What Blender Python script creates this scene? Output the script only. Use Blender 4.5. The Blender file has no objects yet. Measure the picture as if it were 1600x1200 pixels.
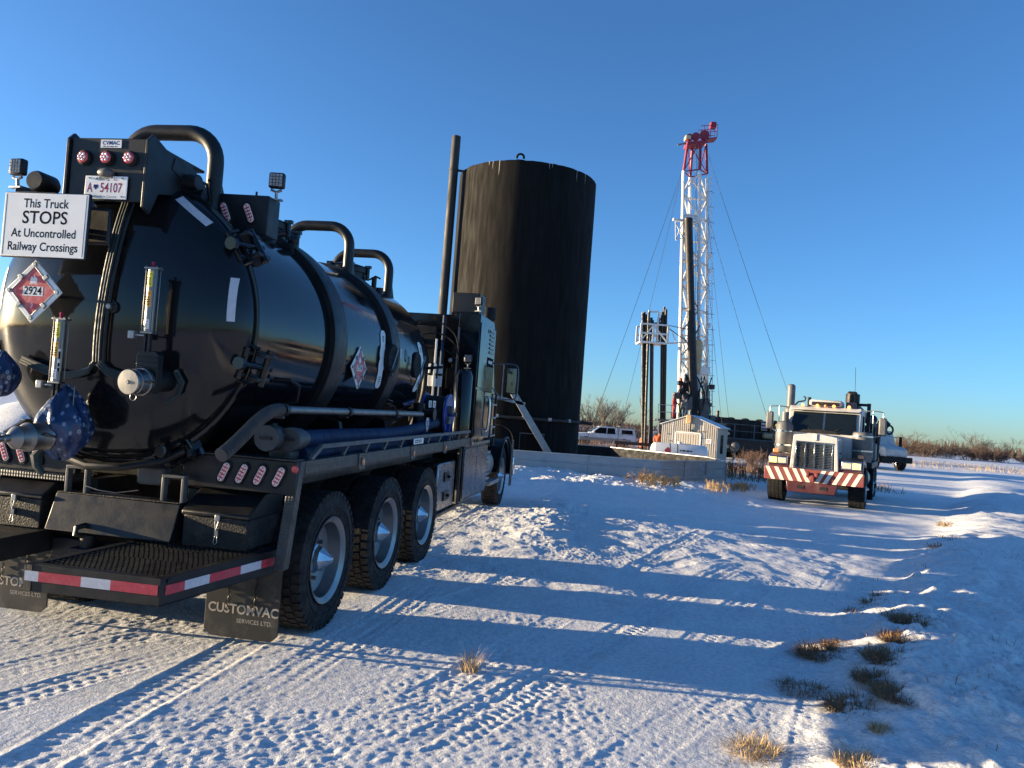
import bpy, bmesh, math, random
import numpy as np
from mathutils import Vector, Matrix, Euler

# ------------------------------------------------------------------ camera, sky, sun, exposure
scene = bpy.context.scene
col = scene.collection
rad = math.radians
CAM_H = 1.75
cam_data = bpy.data.cameras.new('camera')
cam = bpy.data.objects.new('camera', cam_data)
col.objects.link(cam)
cam_data.sensor_width = 36.0
cam_data.lens = 36.0 * 1202 / 1600
cam_data.clip_start = 0.05
cam_data.clip_end = 6000
cam.location = (0, 0, CAM_H)
cam.rotation_euler = (Matrix.Rotation(rad(90 + 2.4), 3, 'X') @ Matrix.Rotation(rad(4.3), 3, 'Z')).to_euler()
scene.camera = cam

SUN_EL, SUN_AZ = 4.9, 275.4        # azimuth clockwise from +Y
world = bpy.data.worlds.new('World')
scene.world = world
world.use_nodes = True
wn = world.node_tree.nodes
wl = world.node_tree.links
bg = wn['Background']
sky = wn.new('ShaderNodeTexSky')
sky.sky_type = 'NISHITA'
sky.sun_disc = False
sky.sun_elevation = rad(SUN_EL)
sky.sun_rotation = rad(SUN_AZ)
sky.altitude = 800
sky.air_density = 0.8
sky.dust_density = 0.9
sky.ozone_density = 3.7
wl.new(sky.outputs[0], bg.inputs[0])
bg.inputs[1].default_value = 0.119

sun_data = bpy.data.lights.new('sun', 'SUN')
sun_data.energy = 5.0
sun_data.angle = rad(0.53)
sun_data.color = (1.0, 0.79, 0.50)
sun = bpy.data.objects.new('sun', sun_data)
col.objects.link(sun)
sd = Vector((math.sin(rad(SUN_AZ)) * math.cos(rad(SUN_EL)), math.cos(rad(SUN_AZ)) * math.cos(rad(SUN_EL)), math.sin(rad(SUN_EL))))
sun.rotation_euler = sd.to_track_quat('Z', 'Y').to_euler()
sun.location = sd * 60

scene.view_settings.view_transform = 'Standard'
scene.view_settings.look = 'None'
scene.view_settings.exposure = 1.70
scene.view_settings.gamma = 1.0
scene.view_settings.use_curve_mapping = False
scene.render.engine = 'CYCLES'
scene.cycles.use_denoising = True
scene.cycles.max_bounces = 6
scene.cycles.glossy_bounces = 4

random.seed(7)
RNG = np.random.default_rng(11)

# ------------------------------------------------------------------ mesh builder
class MB:
    def __init__(self):
        self.v = []
        self.f = []
    def add(self, vs, fs, M=None):
        o = len(self.v)
        if M is not None:
            vs = [tuple(M @ Vector(p)) for p in vs]
        self.v += [tuple(p) for p in vs]
        self.f += [tuple(i + o for i in q) for q in fs]
        return self
    def b(self, x0, x1, y0, y1, z0, z1, M=None):
        vs = [(x0,y0,z0),(x1,y0,z0),(x1,y1,z0),(x0,y1,z0),(x0,y0,z1),(x1,y0,z1),(x1,y1,z1),(x0,y1,z1)]
        return self.add(vs, [(0,3,2,1),(4,5,6,7),(0,1,5,4),(1,2,6,5),(2,3,7,6),(3,0,4,7)], M)
    def bar(self, p0, p1, w, h=None, up=(0,0,1)):
        h = h or w
        p0, p1 = Vector(p0), Vector(p1)
        d = (p1 - p0).normalized()
        u = Vector(up)
        if abs(d.dot(u)) > 0.99: u = Vector((0, 1, 0))
        s = d.cross(u).normalized(); t = s.cross(d)
        vs = []
        for p in (p0, p1):
            for a, c in ((-1,-1),(1,-1),(1,1),(-1,1)):
                vs.append(p + s * (a * w / 2) + t * (c * h / 2))
        return self.add(vs, [(3,2,1,0),(4,5,6,7),(0,1,5,4),(1,2,6,5),(2,3,7,6),(3,0,4,7)])
    def tube(self, path, r, n=8, cap=True, closed=False):
        P = [Vector(p) for p in path]
        m = len(P)
        rs = r if isinstance(r, (list, tuple)) else [r] * m
        T = []
        for i in range(m):
            if closed:
                t = P[(i+1) % m] - P[i-1]
            else:
                t = P[min(i+1, m-1)] - P[max(i-1, 0)]
            T.append(t.normalized())
        u = Vector((0, 0, 1)) if abs(T[0].z) < 0.9 else Vector((1, 0, 0))
        s = T[0].cross(u).normalized()
        vs = []
        for i in range(m):
            s = (s - T[i] * s.dot(T[i]))
            s = s.normalized() if s.length > 1e-6 else T[i].orthogonal().normalized()
            t = T[i].cross(s)
            for k in range(n):
                a = 2 * math.pi * k / n
                vs.append(P[i] + (s * math.cos(a) + t * math.sin(a)) * rs[i])
        fs = []
        for i in range(m - (0 if closed else 1)):
            j = (i + 1) % m
            for k in range(n):
                fs.append((i*n+k, i*n+(k+1)%n, j*n+(k+1)%n, j*n+k))
        if cap and not closed:
            fs.append(tuple(range(n))[::-1]); fs.append(tuple((m-1)*n + k for k in range(n)))
        return self.add(vs, fs)
    def cyl(self, p0, p1, r0, r1=None, n=12, cap=True):
        return self.tube([p0, p1], [r0, r0 if r1 is None else r1], n, cap)
    def lathe(self, prof, o=(0,0,0), axis=(0,0,1), n=32, a0=0.0, a1=2*math.pi):
        """prof: (radius, height along axis)"""
        ax = Vector(axis).normalized(); o = Vector(o)
        s = ax.orthogonal().normalized()
        if abs(ax.z) < 0.9: s = ax.cross(Vector((0,0,1))).normalized()
        t = ax.cross(s)
        full = abs(a1 - a0 - 2*math.pi) < 1e-6
        m = n if full else n + 1
        vs, fs = [], []
        for r, h in prof:
            for k in range(m):
                a = a0 + (a1 - a0) * k / n
                vs.append(o + ax * h + (s * math.cos(a) + t * math.sin(a)) * max(r, 1e-5))
        for i in range(len(prof) - 1):
            for k in range(n):
                k2 = (k + 1) % m
                fs.append((i*m+k, i*m+k2, (i+1)*m+k2, (i+1)*m+k))
        return self.add(vs, fs)
    def prism(self, poly, axis, a, c):
        n = len(poly); vs = []
        for h in (a, c):
            for p, q in poly:
                vs.append({'x': (h, p, q), 'y': (p, h, q), 'z': (p, q, h)}[axis])
        fs = [tuple(range(n))[::-1], tuple(range(n, 2*n))]
        for i in range(n):
            j = (i + 1) % n
            fs.append((i, j, n + j, n + i))
        return self.add(vs, fs)
    def sphere(self, c, r, n=12, m=8, sx=1, sy=1, sz=1):
        c = Vector(c)
        vs = []; fs = []
        for i in range(m + 1):
            th = math.pi * i / m
            for k in range(n):
                a = 2 * math.pi * k / n
                vs.append((c.x + sx*r*math.sin(th)*math.cos(a), c.y + sy*r*math.sin(th)*math.sin(a), c.z + sz*r*math.cos(th)))
        for i in range(m):
            for k in range(n):
                fs.append((i*n+k, (i+1)*n+k, (i+1)*n+(k+1)%n, i*n+(k+1)%n))
        return self.add(vs, fs)
    def mesh(self, name, mat, ang=35):
        me = bpy.data.meshes.new(name)
        me.from_pydata(self.v, [], self.f)
        bm = bmesh.new(); bm.from_mesh(me)
        bmesh.ops.remove_doubles(bm, verts=bm.verts, dist=1e-6)
        bmesh.ops.recalc_face_normals(bm, faces=bm.faces)
        bm.to_mesh(me); bm.free()
        if ang:
            me.polygons.foreach_set('use_smooth', [True] * len(me.polygons))
            me.set_sharp_from_angle(angle=rad(ang))
        if mat is not None:
            me.materials.append(mat)
        return me
    def build(self, name, mat, parent=None, bevel=0.0, ang=35, seg=2):
        me = self.mesh(name, mat, ang)
        o = bpy.data.objects.new(name, me)
        col.objects.link(o)
        o.parent = parent
        if bevel:
            md = o.modifiers.new('bevel', 'BEVEL'); md.width = bevel; md.segments = seg
            md.limit_method = 'ANGLE'; md.angle_limit = rad(40)
            md.harden_normals = False
        return o

def tag(o, label=None, cat=None, group=None, kind=None):
    if label: o['label'] = label
    if cat: o['category'] = cat
    if group: o['group'] = group
    if kind: o['kind'] = kind
    return o
def empty(name, loc, rot=(0,0,0)):
    o = bpy.data.objects.new(name, None)
    o.empty_display_size = 0.2
    col.objects.link(o)
    o.location = loc; o.rotation_euler = rot
    return o
def box(name, mat, parent, x0, x1, y0, y1, z0, z1, bevel=0.006):
    return MB().b(x0, x1, y0, y1, z0, z1).build(name, mat, parent, bevel)
def dup(o, parent=None, loc=None, rot=None):
    c = o.copy(); col.objects.link(c); c.parent = parent
    if loc is not None: c.location = loc
    if rot is not None: c.rotation_euler = rot
    for ch in list(o.children): dup(ch, c)
    return c
def text(body, size, parent, loc, rot, mat, name='lettering', sx=1.0, align='CENTER', ext=0.0, bold=0.0):
    cu = bpy.data.curves.new(name, 'FONT')
    cu.body = body; cu.size = size; cu.align_x = align; cu.align_y = 'CENTER'
    cu.extrude = ext; cu.resolution_u = 3; cu.offset = bold; cu.space_line = 0.95
    t = bpy.data.objects.new(name, cu); col.objects.link(t)
    dg = bpy.context.evaluated_depsgraph_get(); dg.update()
    me = bpy.data.meshes.new_from_object(t.evaluated_get(dg))
    bpy.data.objects.remove(t); bpy.data.curves.remove(cu)
    me.name = name
    for v in me.vertices: v.co.x *= sx
    me.materials.clear(); me.materials.append(mat)
    o = bpy.data.objects.new(name, me); col.objects.link(o)
    o.parent = parent; o.location = loc; o.rotation_euler = rot
    return o
def print_lines(parent, loc, rot, w, h, n, mt, name='small_print'):
    """rows of print too small to read"""
    rr = random.Random(int(w*1e4) + n); V, F = [], []
    for k in range(n):
        z = h*(.5 - (k+.5)/n); t = h/n*.28; x = -w/2 + rr.uniform(0, .08*w); end = w/2 - rr.uniform(0, .2*w)
        while x < end:
            e = min(end, x + w*rr.uniform(.10, .26)); o = len(V)
            V += [(x,z-t,0),(e,z-t,0),(e,z+t,0),(x,z+t,0)]; F.append((o,o+1,o+2,o+3)); x = e + .05*w
    me = bpy.data.meshes.new(name); me.from_pydata(V, [], F); me.materials.append(mt)
    o = bpy.data.objects.new(name, me); col.objects.link(o); o.parent = parent; o.location = loc; o.rotation_euler = rot
    return o
REAR = (rad(90), 0, 0)             # text facing -Y
SIDE = (rad(90), 0, rad(90))       # text facing +X

# ------------------------------------------------------------------ numpy noise
_tab = RNG.random((256, 256))
def vnoise(x, y):
    xi = np.floor(x).astype(int); yi = np.floor(y).astype(int)
    fx = x - xi; fy = y - yi
    fx = fx*fx*fx*(fx*(fx*6-15)+10); fy = fy*fy*fy*(fy*(fy*6-15)+10)
    a = _tab[xi & 255, yi & 255]; b = _tab[(xi+1) & 255, yi & 255]
    c = _tab[xi & 255, (yi+1) & 255]; d = _tab[(xi+1) & 255, (yi+1) & 255]
    return (a*(1-fx)+b*fx)*(1-fy) + (c*(1-fx)+d*fx)*fy - 0.5
def fbm(x, y, oct=4, gain=0.5):
    s = 0; a = 1.0; t = 0
    for i in range(oct):
        s = s + a * vnoise(x + 17.3*i, y - 9.1*i); t += a
        x = x * 2.03; y = y * 2.03; a *= gain
    return s / t * 2
def sstep(a, b, x):
    t = np.clip((x - a) / (b - a), 0, 1)
    return t*t*(3-2*t)

# ------------------------------------------------------------------ materials
def mat(name, color, rough=0.5, metal=0.0, var=0.15, scale=6.0, bump=0.0, bscale=40.0, coat=0.0, spec=0.5, dirt=None, dirt_amt=0.5, dscale=3.0, rvar=0.1, stretch=None, trans=0.0, emit=None):
    m = bpy.data.materials.new(name); m.use_nodes = True
    nt = m.node_tree; N = nt.nodes; L = nt.links
    bs = N['Principled BSDF']
    tc = N.new('ShaderNodeTexCoord')
    src = tc.outputs['Object']
    if stretch:
        mp = N.new('ShaderNodeMapping'); mp.inputs['Scale'].default_value = stretch
        L.new(src, mp.inputs[0]); src = mp.outputs[0]
    nz = N.new('ShaderNodeTexNoise'); nz.inputs['Scale'].default_value = scale; nz.inputs['Detail'].default_value = 5
    L.new(src, nz.inputs['Vector'])
    rp = N.new('ShaderNodeValToRGB')
    c = color
    rp.color_ramp.elements[0].position = 0.3; rp.color_ramp.elements[1].position = 0.7
    rp.color_ramp.elements[0].color = (c[0]*(1-var), c[1]*(1-var), c[2]*(1-var), 1)
    rp.color_ramp.elements[1].color = (min(1,c[0]*(1+var)), min(1,c[1]*(1+var)), min(1,c[2]*(1+var)), 1)
    L.new(nz.outputs[0], rp.inputs[0])
    out = rp.outputs[0]
    if dirt:
        n2 = N.new('ShaderNodeTexNoise'); n2.inputs['Scale'].default_value = dscale; n2.inputs['Detail'].default_value = 8; n2.inputs['Roughness'].default_value = 0.7
        L.new(src, n2.inputs['Vector'])
        r2 = N.new('ShaderNodeValToRGB'); r2.color_ramp.elements[0].position = 0.48; r2.color_ramp.elements[1].position = 0.72
        r2.color_ramp.elements[0].color = (0,0,0,1); r2.color_ramp.elements[1].color = (dirt_amt,)*3 + (1,)
        L.new(n2.outputs[0], r2.inputs[0])
        mx = N.new('ShaderNodeMix'); mx.data_type = 'RGBA'
        L.new(r2.outputs[0], mx.inputs['Factor']); L.new(out, mx.inputs['A']); mx.inputs['B'].default_value = (*dirt, 1)
        out = mx.outputs['Result']
    L.new(out, bs.inputs['Base Color'])
    mr = N.new('ShaderNodeMapRange'); mr.inputs['From Min'].default_value = 0.3; mr.inputs['From Max'].default_value = 0.7
    mr.inputs['To Min'].default_value = max(0.02, rough - rvar*rough*2); mr.inputs['To Max'].default_value = min(1, rough + rvar*rough*2)
    n3 = N.new('ShaderNodeTexNoise'); n3.inputs['Scale'].default_value = scale*2.3; n3.inputs['Detail'].default_value = 4
    L.new(src, n3.inputs['Vector']); L.new(n3.outputs[0], mr.inputs['Value']); L.new(mr.outputs[0], bs.inputs['Roughness'])
    bs.inputs['Metallic'].default_value = metal
    bs.inputs['Coat Weight'].default_value = coat; bs.inputs['Coat Roughness'].default_value = 0.04
    bs.inputs['Specular IOR Level'].default_value = spec
    bs.inputs['Transmission Weight'].default_value = trans
    if emit:
        bs.inputs['Emission Color'].default_value = (*emit[:3], 1); bs.inputs['Emission Strength'].default_value = emit[3]
    if bump:
        bn = N.new('ShaderNodeTexNoise'); bn.inputs['Scale'].default_value = bscale; bn.inputs['Detail'].default_value = 4
        L.new(src, bn.inputs['Vector'])
        bp = N.new('ShaderNodeBump'); bp.inputs['Strength'].default_value = bump; bp.inputs['Distance'].default_value = 0.01
        L.new(bn.outputs[0], bp.inputs['Height']); L.new(bp.outputs[0], bs.inputs['Normal'])
    return m
MUD = (0.16, 0.13, 0.10)
M = {}
M['black_gloss'] = mat('black_gloss_paint', (0.006, 0.0065, 0.008), 0.10, var=0.2, scale=2, spec=0.4, coat=0.0, dirt=(0.022,0.020,0.019), dirt_amt=0.22, dscale=2.2, bump=0.006, bscale=2.5, rvar=0.25)
M['black_satin'] = mat('black_satin_paint', (0.009, 0.0095, 0.011), 0.42, var=0.25, scale=5, spec=0.35, dirt=(0.035,0.030,0.026), dirt_amt=0.4, dscale=5, bump=0.05, bscale=60)
M['black_rough'] = mat('black_bedliner', (0.011, 0.011, 0.012), 0.6, spec=0.35, var=0.3, scale=20, bump=0.5, bscale=90, dirt=(0.10,0.085,0.07), dirt_amt=0.4, dscale=7)
M['rubber'] = mat('tyre_rubber', (0.010, 0.010, 0.011), 0.8, var=0.3, scale=9, spec=0.3, bump=0.25, bscale=50, dirt=(0.07,0.065,0.06), dirt_amt=0.4, dscale=6)
M['flap'] = mat('mud_flap_rubber', (0.02, 0.019, 0.018), 0.65, var=0.3, scale=4, dirt=MUD, dirt_amt=0.6, dscale=4)
M['alu'] = mat('polished_aluminium', (0.27, 0.27, 0.275), 0.42, metal=1, var=0.15, scale=5, bump=0.03, bscale=30, dirt=(0.25,0.23,0.21), dirt_amt=0.35, dscale=5)
M['chrome'] = mat('chrome', (0.60, 0.60, 0.60), 0.15, metal=1, var=0.05, scale=6, dirt=(0.3,0.28,0.26), dirt_amt=0.3, dscale=9)
M['stainless'] = mat('stainless_steel', (0.24, 0.232, 0.22), 0.42, metal=1, var=0.12, scale=8, bump=0.05, bscale=40, stretch=(1,1,0.2))
M['galv'] = mat('galvanised_steel', (0.30, 0.31, 0.315), 0.45, metal=0.8, var=0.15, scale=10, bump=0.08, bscale=25, dirt=(0.3,0.28,0.25), dirt_amt=0.3)
M['red_lens'] = mat('red_lens', (0.62, 0.06, 0.065), 0.15, var=0.2, scale=60, coat=0.5)
M['white_led'] = mat('clear_lens_cell', (0.85, 0.62, 0.60), 0.15, var=0.1, scale=80, coat=0.6)
M['amber'] = mat('amber_lens', (0.75, 0.28, 0.12), 0.2, var=0.2, scale=40, coat=0.5)
M['white_paint'] = mat('white_paint', (0.74, 0.74, 0.73), 0.35, var=0.05, scale=3, coat=0.2, dirt=(0.35,0.31,0.26), dirt_amt=0.35, dscale=2.5)
M['sign_white'] = mat('sign_white', (0.80, 0.79, 0.75), 0.4, var=0.04, scale=6)
M['silver_tape'] = mat('silver_reflective_tape', (0.46, 0.47, 0.51), 0.35, var=0.1, scale=50, bump=0.08, bscale=200)
M['red_tape'] = mat('red_reflective_tape', (0.42, 0.03, 0.05), 0.35, var=0.15, scale=50, dirt=(0.35,0.25,0.22), dirt_amt=0.3, dscale=20)
M['ink'] = mat('black_print', (0.012, 0.012, 0.013), 0.95, var=0.1, spec=0.05)
M['navy_ink'] = mat('navy_print', (0.02, 0.035, 0.16), 0.9, var=0.1, spec=0.1)
M['red_ink'] = mat('red_print', (0.30, 0.03, 0.07), 0.9, var=0.1, spec=0.1)
M['tan_ink'] = mat('tan_raised_print', (0.45, 0.38, 0.30), 0.6, var=0.2, scale=30)
M['placard_red'] = mat('placard_red', (0.50, 0.035, 0.05), 0.4, var=0.12, scale=25, dirt=(0.55,0.4,0.38), dirt_amt=0.5, dscale=18)
M['placard_white'] = mat('placard_white', (0.72, 0.72, 0.70), 0.4, var=0.06, scale=9)
M['yellow'] = mat('caution_yellow', (0.75, 0.62, 0.05), 0.45, var=0.1, scale=20)
M['orange'] = mat('warning_orange', (0.75, 0.34, 0.05), 0.45, var=0.1, scale=20)
M['teal'] = mat('teal_wire_sleeve', (0.008, 0.020, 0.022), 0.6, var=0.3, scale=12, bump=0.1, bscale=80)
M['hose_blue'] = mat('blue_suction_hose', (0.009, 0.030, 0.085), 0.55, var=0.3, spec=0.3, scale=8, dirt=(0.05,0.05,0.055), dirt_amt=0.4)
M['reel_blue'] = mat('blue_hose_reel', (0.012, 0.045, 0.25), 0.35, var=0.2, scale=5, coat=0.2)
M['hose_grey'] = mat('grey_corrugated_hose', (0.045, 0.047, 0.05), 0.5, var=0.2, scale=14)
M['glass'] = mat('dark_window_glass', (0.012, 0.018, 0.022), 0.06, var=0.2, scale=2, spec=0.8, coat=0.4)
M['grey_paint'] = mat('grey_painted_steel', (0.095, 0.095, 0.098), 0.55, var=0.2, scale=5, dirt=(0.12,0.11,0.10), dirt_amt=0.4, bump=0.04)
M['navy_letter'] = mat('dark_blue_vinyl', (0.02, 0.035, 0.07), 0.3, var=0.1)
M['stainless_dark'] = mat('dull_checker_stainless', (0.20, 0.20, 0.21), 0.28, metal=1, var=0.2, scale=6, bump=0.05, bscale=30, dirt=(0.06,0.055,0.05), dirt_amt=0.5)
M['mirror'] = mat('mirror_glass', (0.35, 0.36, 0.36), 0.08, metal=1, var=0.03)

M['stack'] = mat('sooty_stack_paint', (0.035, 0.03, 0.026), 0.75, var=0.3, scale=4, stretch=(1,1,0.2), bump=0.1)
M['drip'] = mat('pale_drip_stain', (0.35, 0.33, 0.29), 0.7, var=0.2)
M['galv_wall'] = mat('weathered_galvanised_sheet', (0.40, 0.41, 0.42), 0.55, metal=0.45, var=0.12, scale=4, dirt=(0.33,0.30,0.26), dirt_amt=0.45, dscale=2, bump=0.05)
M['galv_cap'] = mat('galvanised_cap', (0.5, 0.51, 0.52), 0.45, metal=0.5, var=0.12, scale=5)
M['liner'] = mat('black_liner', (0.012, 0.012, 0.014), 0.85, var=0.3, scale=3, bump=0.3, bscale=4)
M['rig_white'] = mat('white_mast_paint', (0.72, 0.71, 0.68), 0.5, var=0.08, scale=2, dirt=(0.35,0.22,0.10), dirt_amt=0.35, dscale=2)
M['rig_grey'] = mat('oily_grey_steel', (0.11, 0.11, 0.115), 0.5, var=0.3, scale=3)
M['rig_red'] = mat('red_crown_paint', (0.24, 0.018, 0.035), 0.5, var=0.25, scale=2)
M['rig_tan'] = mat('tan_paint', (0.55, 0.40, 0.24), 0.5, var=0.2, scale=3)
M['rig_rust'] = mat('rusty_cream_paint', (0.52, 0.38, 0.20), 0.6, var=0.2, scale=3, dirt=(0.28,0.10,0.03), dirt_amt=0.9, dscale=2)
M['rust_dark'] = mat('dark_brown_steel', (0.016, 0.011, 0.011), 0.7, var=0.4, scale=2, dirt=(0.07,0.035,0.025), dirt_amt=0.5, dscale=1.5)
M['pipe_black'] = mat('dark_drill_pipe', (0.013, 0.011, 0.012), 0.5, var=0.35, scale=3, spec=0.35, dirt=(0.035,0.025,0.02), dirt_amt=0.5)
M['wire'] = mat('steel_wire_rope', (0.04, 0.04, 0.045), 0.6, var=0.2)
M['clad'] = mat('grey_steel_cladding', (0.47, 0.42, 0.355), 0.5, metal=0.1, var=0.07, scale=3, dirt=(0.30,0.26,0.21), dirt_amt=0.3, dscale=1.5)
M['roof_white'] = mat('pale_roof_sheet', (0.55, 0.56, 0.58), 0.45, metal=0.1, var=0.08, scale=3)
M['gen_green'] = mat('green_paint', (0.05, 0.30, 0.09), 0.45, var=0.15)
M['skin'] = mat('skin', (0.45, 0.28, 0.20), 0.5, var=0.1)
M['hat_dark'] = mat('dark_hard_hat', (0.06, 0.03, 0.03), 0.35, var=0.1)
def suit_mat(name, colr):
    m = mat(name, colr, 0.8, var=0.25, scale=9, bump=0.2, bscale=14)
    nt = m.node_tree; N = nt.nodes; L = nt.links; bs = N['Principled BSDF']
    tc = N.new('ShaderNodeTexCoord'); sp = N.new('ShaderNodeSeparateXYZ'); L.new(tc.outputs['Object'], sp.inputs[0])
    rp = N.new('ShaderNodeValToRGB'); rp.color_ramp.interpolation = 'CONSTANT'
    mr = N.new('ShaderNodeMath'); mr.operation = 'DIVIDE'; mr.inputs[1].default_value = 2.0
    L.new(sp.outputs['Z'], mr.inputs[0]); L.new(mr.outputs[0], rp.inputs[0])
    e = rp.color_ramp.elements; e[0].position = 0; e[0].color = (0,0,0,1); e[1].position = .075; e[1].color = (.5,.5,.5,1)
    # boots are dark leather below the ankle
    mx = N.new('ShaderNodeMix'); mx.data_type = 'RGBA'
    gt = N.new('ShaderNodeMath'); gt.operation = 'LESS_THAN'; gt.inputs[1].default_value = .17; L.new(sp.outputs['Z'], gt.inputs[0])
    L.new(gt.outputs[0], mx.inputs['Factor']); L.new(bs.inputs['Base Color'].links[0].from_socket, mx.inputs['A']); mx.inputs['B'].default_value = (.03,.022,.018,1)
    L.new(mx.outputs['Result'], bs.inputs['Base Color'])
    N.remove(rp); N.remove(mr)
    return m
M['suit_red'] = suit_mat('red_coverall', (0.28, 0.03, 0.035))
M['suit_grey'] = suit_mat('grey_coverall', (0.12, 0.12, 0.13))
M['suit_dark'] = suit_mat('dark_coverall', (0.03, 0.03, 0.035))
M['suit_orange'] = suit_mat('orange_coverall', (0.50, 0.10, 0.03))
M['maroon'] = mat('maroon_paint', (0.075, 0.018, 0.02), 0.4, var=0.15, scale=3, coat=0.2, dirt=MUD, dirt_amt=0.4)
M['truck_white'] = mat('muddy_white_truck_paint', (0.50, 0.49, 0.475), 0.42, var=0.08, scale=3, coat=0.2, dirt=(0.20,0.17,0.14), dirt_amt=0.8, dscale=1.6)
M['headlamp'] = mat('headlamp_glass', (0.55, 0.52, 0.42), 0.1, var=0.1, scale=30, coat=0.8)
M['headlamp_lit'] = mat('lit_headlamp', (0.9, 0.8, 0.3), 0.1, var=0.05, scale=30, coat=0.8, emit=(1.0, 0.70, 0.10, 0.55))
M['stripe_white'] = mat('cream_stripe', (0.72, 0.68, 0.56), 0.5, var=0.08, scale=8, dirt=(0.40,0.33,0.25), dirt_amt=0.5, dscale=5)
M['stripe_red'] = mat('red_stripe', (0.22, 0.045, 0.04), 0.5, var=0.15, scale=8, dirt=MUD, dirt_amt=0.4)
M['pickup_paint'] = mat('dusty_white_pickup_paint', (0.60, 0.61, 0.62), 0.35, var=0.05, scale=2, coat=0.3, dirt=(0.32,0.27,0.22), dirt_amt=0.7, dscale=1.2)
M['glass_blue'] = mat('tinted_windscreen', (0.006, 0.009, 0.011), 0.06, var=0.2, scale=2, spec=0.45, coat=0.0)
M['amber_lit'] = mat('lit_amber_marker', (0.8, 0.3, 0.1), 0.2, var=0.1, emit=(1.0, 0.35, 0.08, 1.0))
M['mud_paint'] = mat('mud_spattered_paint', (0.30, 0.25, 0.20), 0.8, var=0.25, scale=5)
# ------------------------------------------------------------------ special materials
def snow_material():
    m = bpy.data.materials.new('packed_snow'); m.use_nodes = True
    nt = m.node_tree; N = nt.nodes; L = nt.links; bs = N['Principled BSDF']
    tc = N.new('ShaderNodeTexCoord')
    def noise(s, d=6, r=0.6):
        n = N.new('ShaderNodeTexNoise'); n.inputs['Scale'].default_value = s; n.inputs['Detail'].default_value = d; n.inputs['Roughness'].default_value = r
        L.new(tc.outputs['Object'], n.inputs['Vector']); return n.outputs[0]
    r1 = N.new('ShaderNodeValToRGB'); L.new(noise(1.3), r1.inputs[0])
    r1.color_ramp.elements[0].position = 0.3; r1.color_ramp.elements[0].color = (0.77, 0.775, 0.785, 1)
    r1.color_ramp.elements[1].position = 0.65; r1.color_ramp.elements[1].color = (0.88, 0.88, 0.88, 1)
    # grit and soil showing through where traffic has packed the snow thin
    r2 = N.new('ShaderNodeValToRGB'); L.new(noise(9.0, 9, 0.75), r2.inputs[0])
    r2.color_ramp.elements[0].position = 0.52; r2.color_ramp.elements[0].color = (0,0,0,1)
    r2.color_ramp.elements[1].position = 0.78; r2.color_ramp.elements[1].color = (0.75,0.75,0.75,1)
    r3 = N.new('ShaderNodeValToRGB'); L.new(noise(0.55, 4), r3.inputs[0])
    r3.color_ramp.elements[0].position = 0.46; r3.color_ramp.elements[0].color = (0.25,0.25,0.25,1); r3.color_ramp.elements[1].position = 0.62
    mm = N.new('ShaderNodeMath'); mm.operation = 'MULTIPLY'; L.new(r2.outputs[0], mm.inputs[0]); L.new(r3.outputs[0], mm.inputs[1])
    mx = N.new('ShaderNodeMix'); mx.data_type = 'RGBA'
    L.new(mm.outputs[0], mx.inputs['Factor']); L.new(r1.outputs[0], mx.inputs['A']); mx.inputs['B'].default_value = (0.34, 0.30, 0.25, 1)
    r4 = N.new('ShaderNodeValToRGB'); L.new(noise(26, 6, 0.7), r4.inputs[0])
    r4.color_ramp.elements[0].position = 0.34; r4.color_ramp.elements[0].color = (0.72, 0.73, 0.75, 1); r4.color_ramp.elements[1].position = 0.58; r4.color_ramp.elements[1].color = (1, 1, 1, 1)
    m2 = N.new('ShaderNodeMix'); m2.data_type = 'RGBA'; m2.blend_type = 'MULTIPLY'; m2.inputs['Factor'].default_value = 1.0
    L.new(mx.outputs['Result'], m2.inputs['A']); L.new(r4.outputs[0], m2.inputs['B'])
    L.new(m2.outputs['Result'], bs.inputs['Base Color'])
    bs.inputs['Roughness'].default_value = 0.62
    bs.inputs['Specular IOR Level'].default_value = 0.25
    bs.inputs['Subsurface Weight'].default_value = 0.0
    b1 = N.new('ShaderNodeBump'); b1.inputs['Strength'].default_value = 0.8; b1.inputs['Distance'].default_value = 0.025
    L.new(noise(38, 5, 0.65), b1.inputs['Height'])
    b2 = N.new('ShaderNodeBump'); b2.inputs['Strength'].default_value = 0.5; b2.inputs['Distance'].default_value = 0.008
    L.new(noise(170, 3), b2.inputs['Height']); L.new(b1.outputs[0], b2.inputs['Normal'])
    L.new(b2.outputs[0], bs.inputs['Normal'])
    return m
M['snow'] = snow_material()
M['tank_coat'] = mat('black_sprayed_tank_coating', (0.0065, 0.0058, 0.0054), 0.92, var=0.16, scale=2.5, stretch=(1.6,1.6,0.2), bump=0.12, bscale=9.0, spec=0.2, dirt=(0.011,0.009,0.007), dirt_amt=0.3, dscale=0.6)
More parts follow.
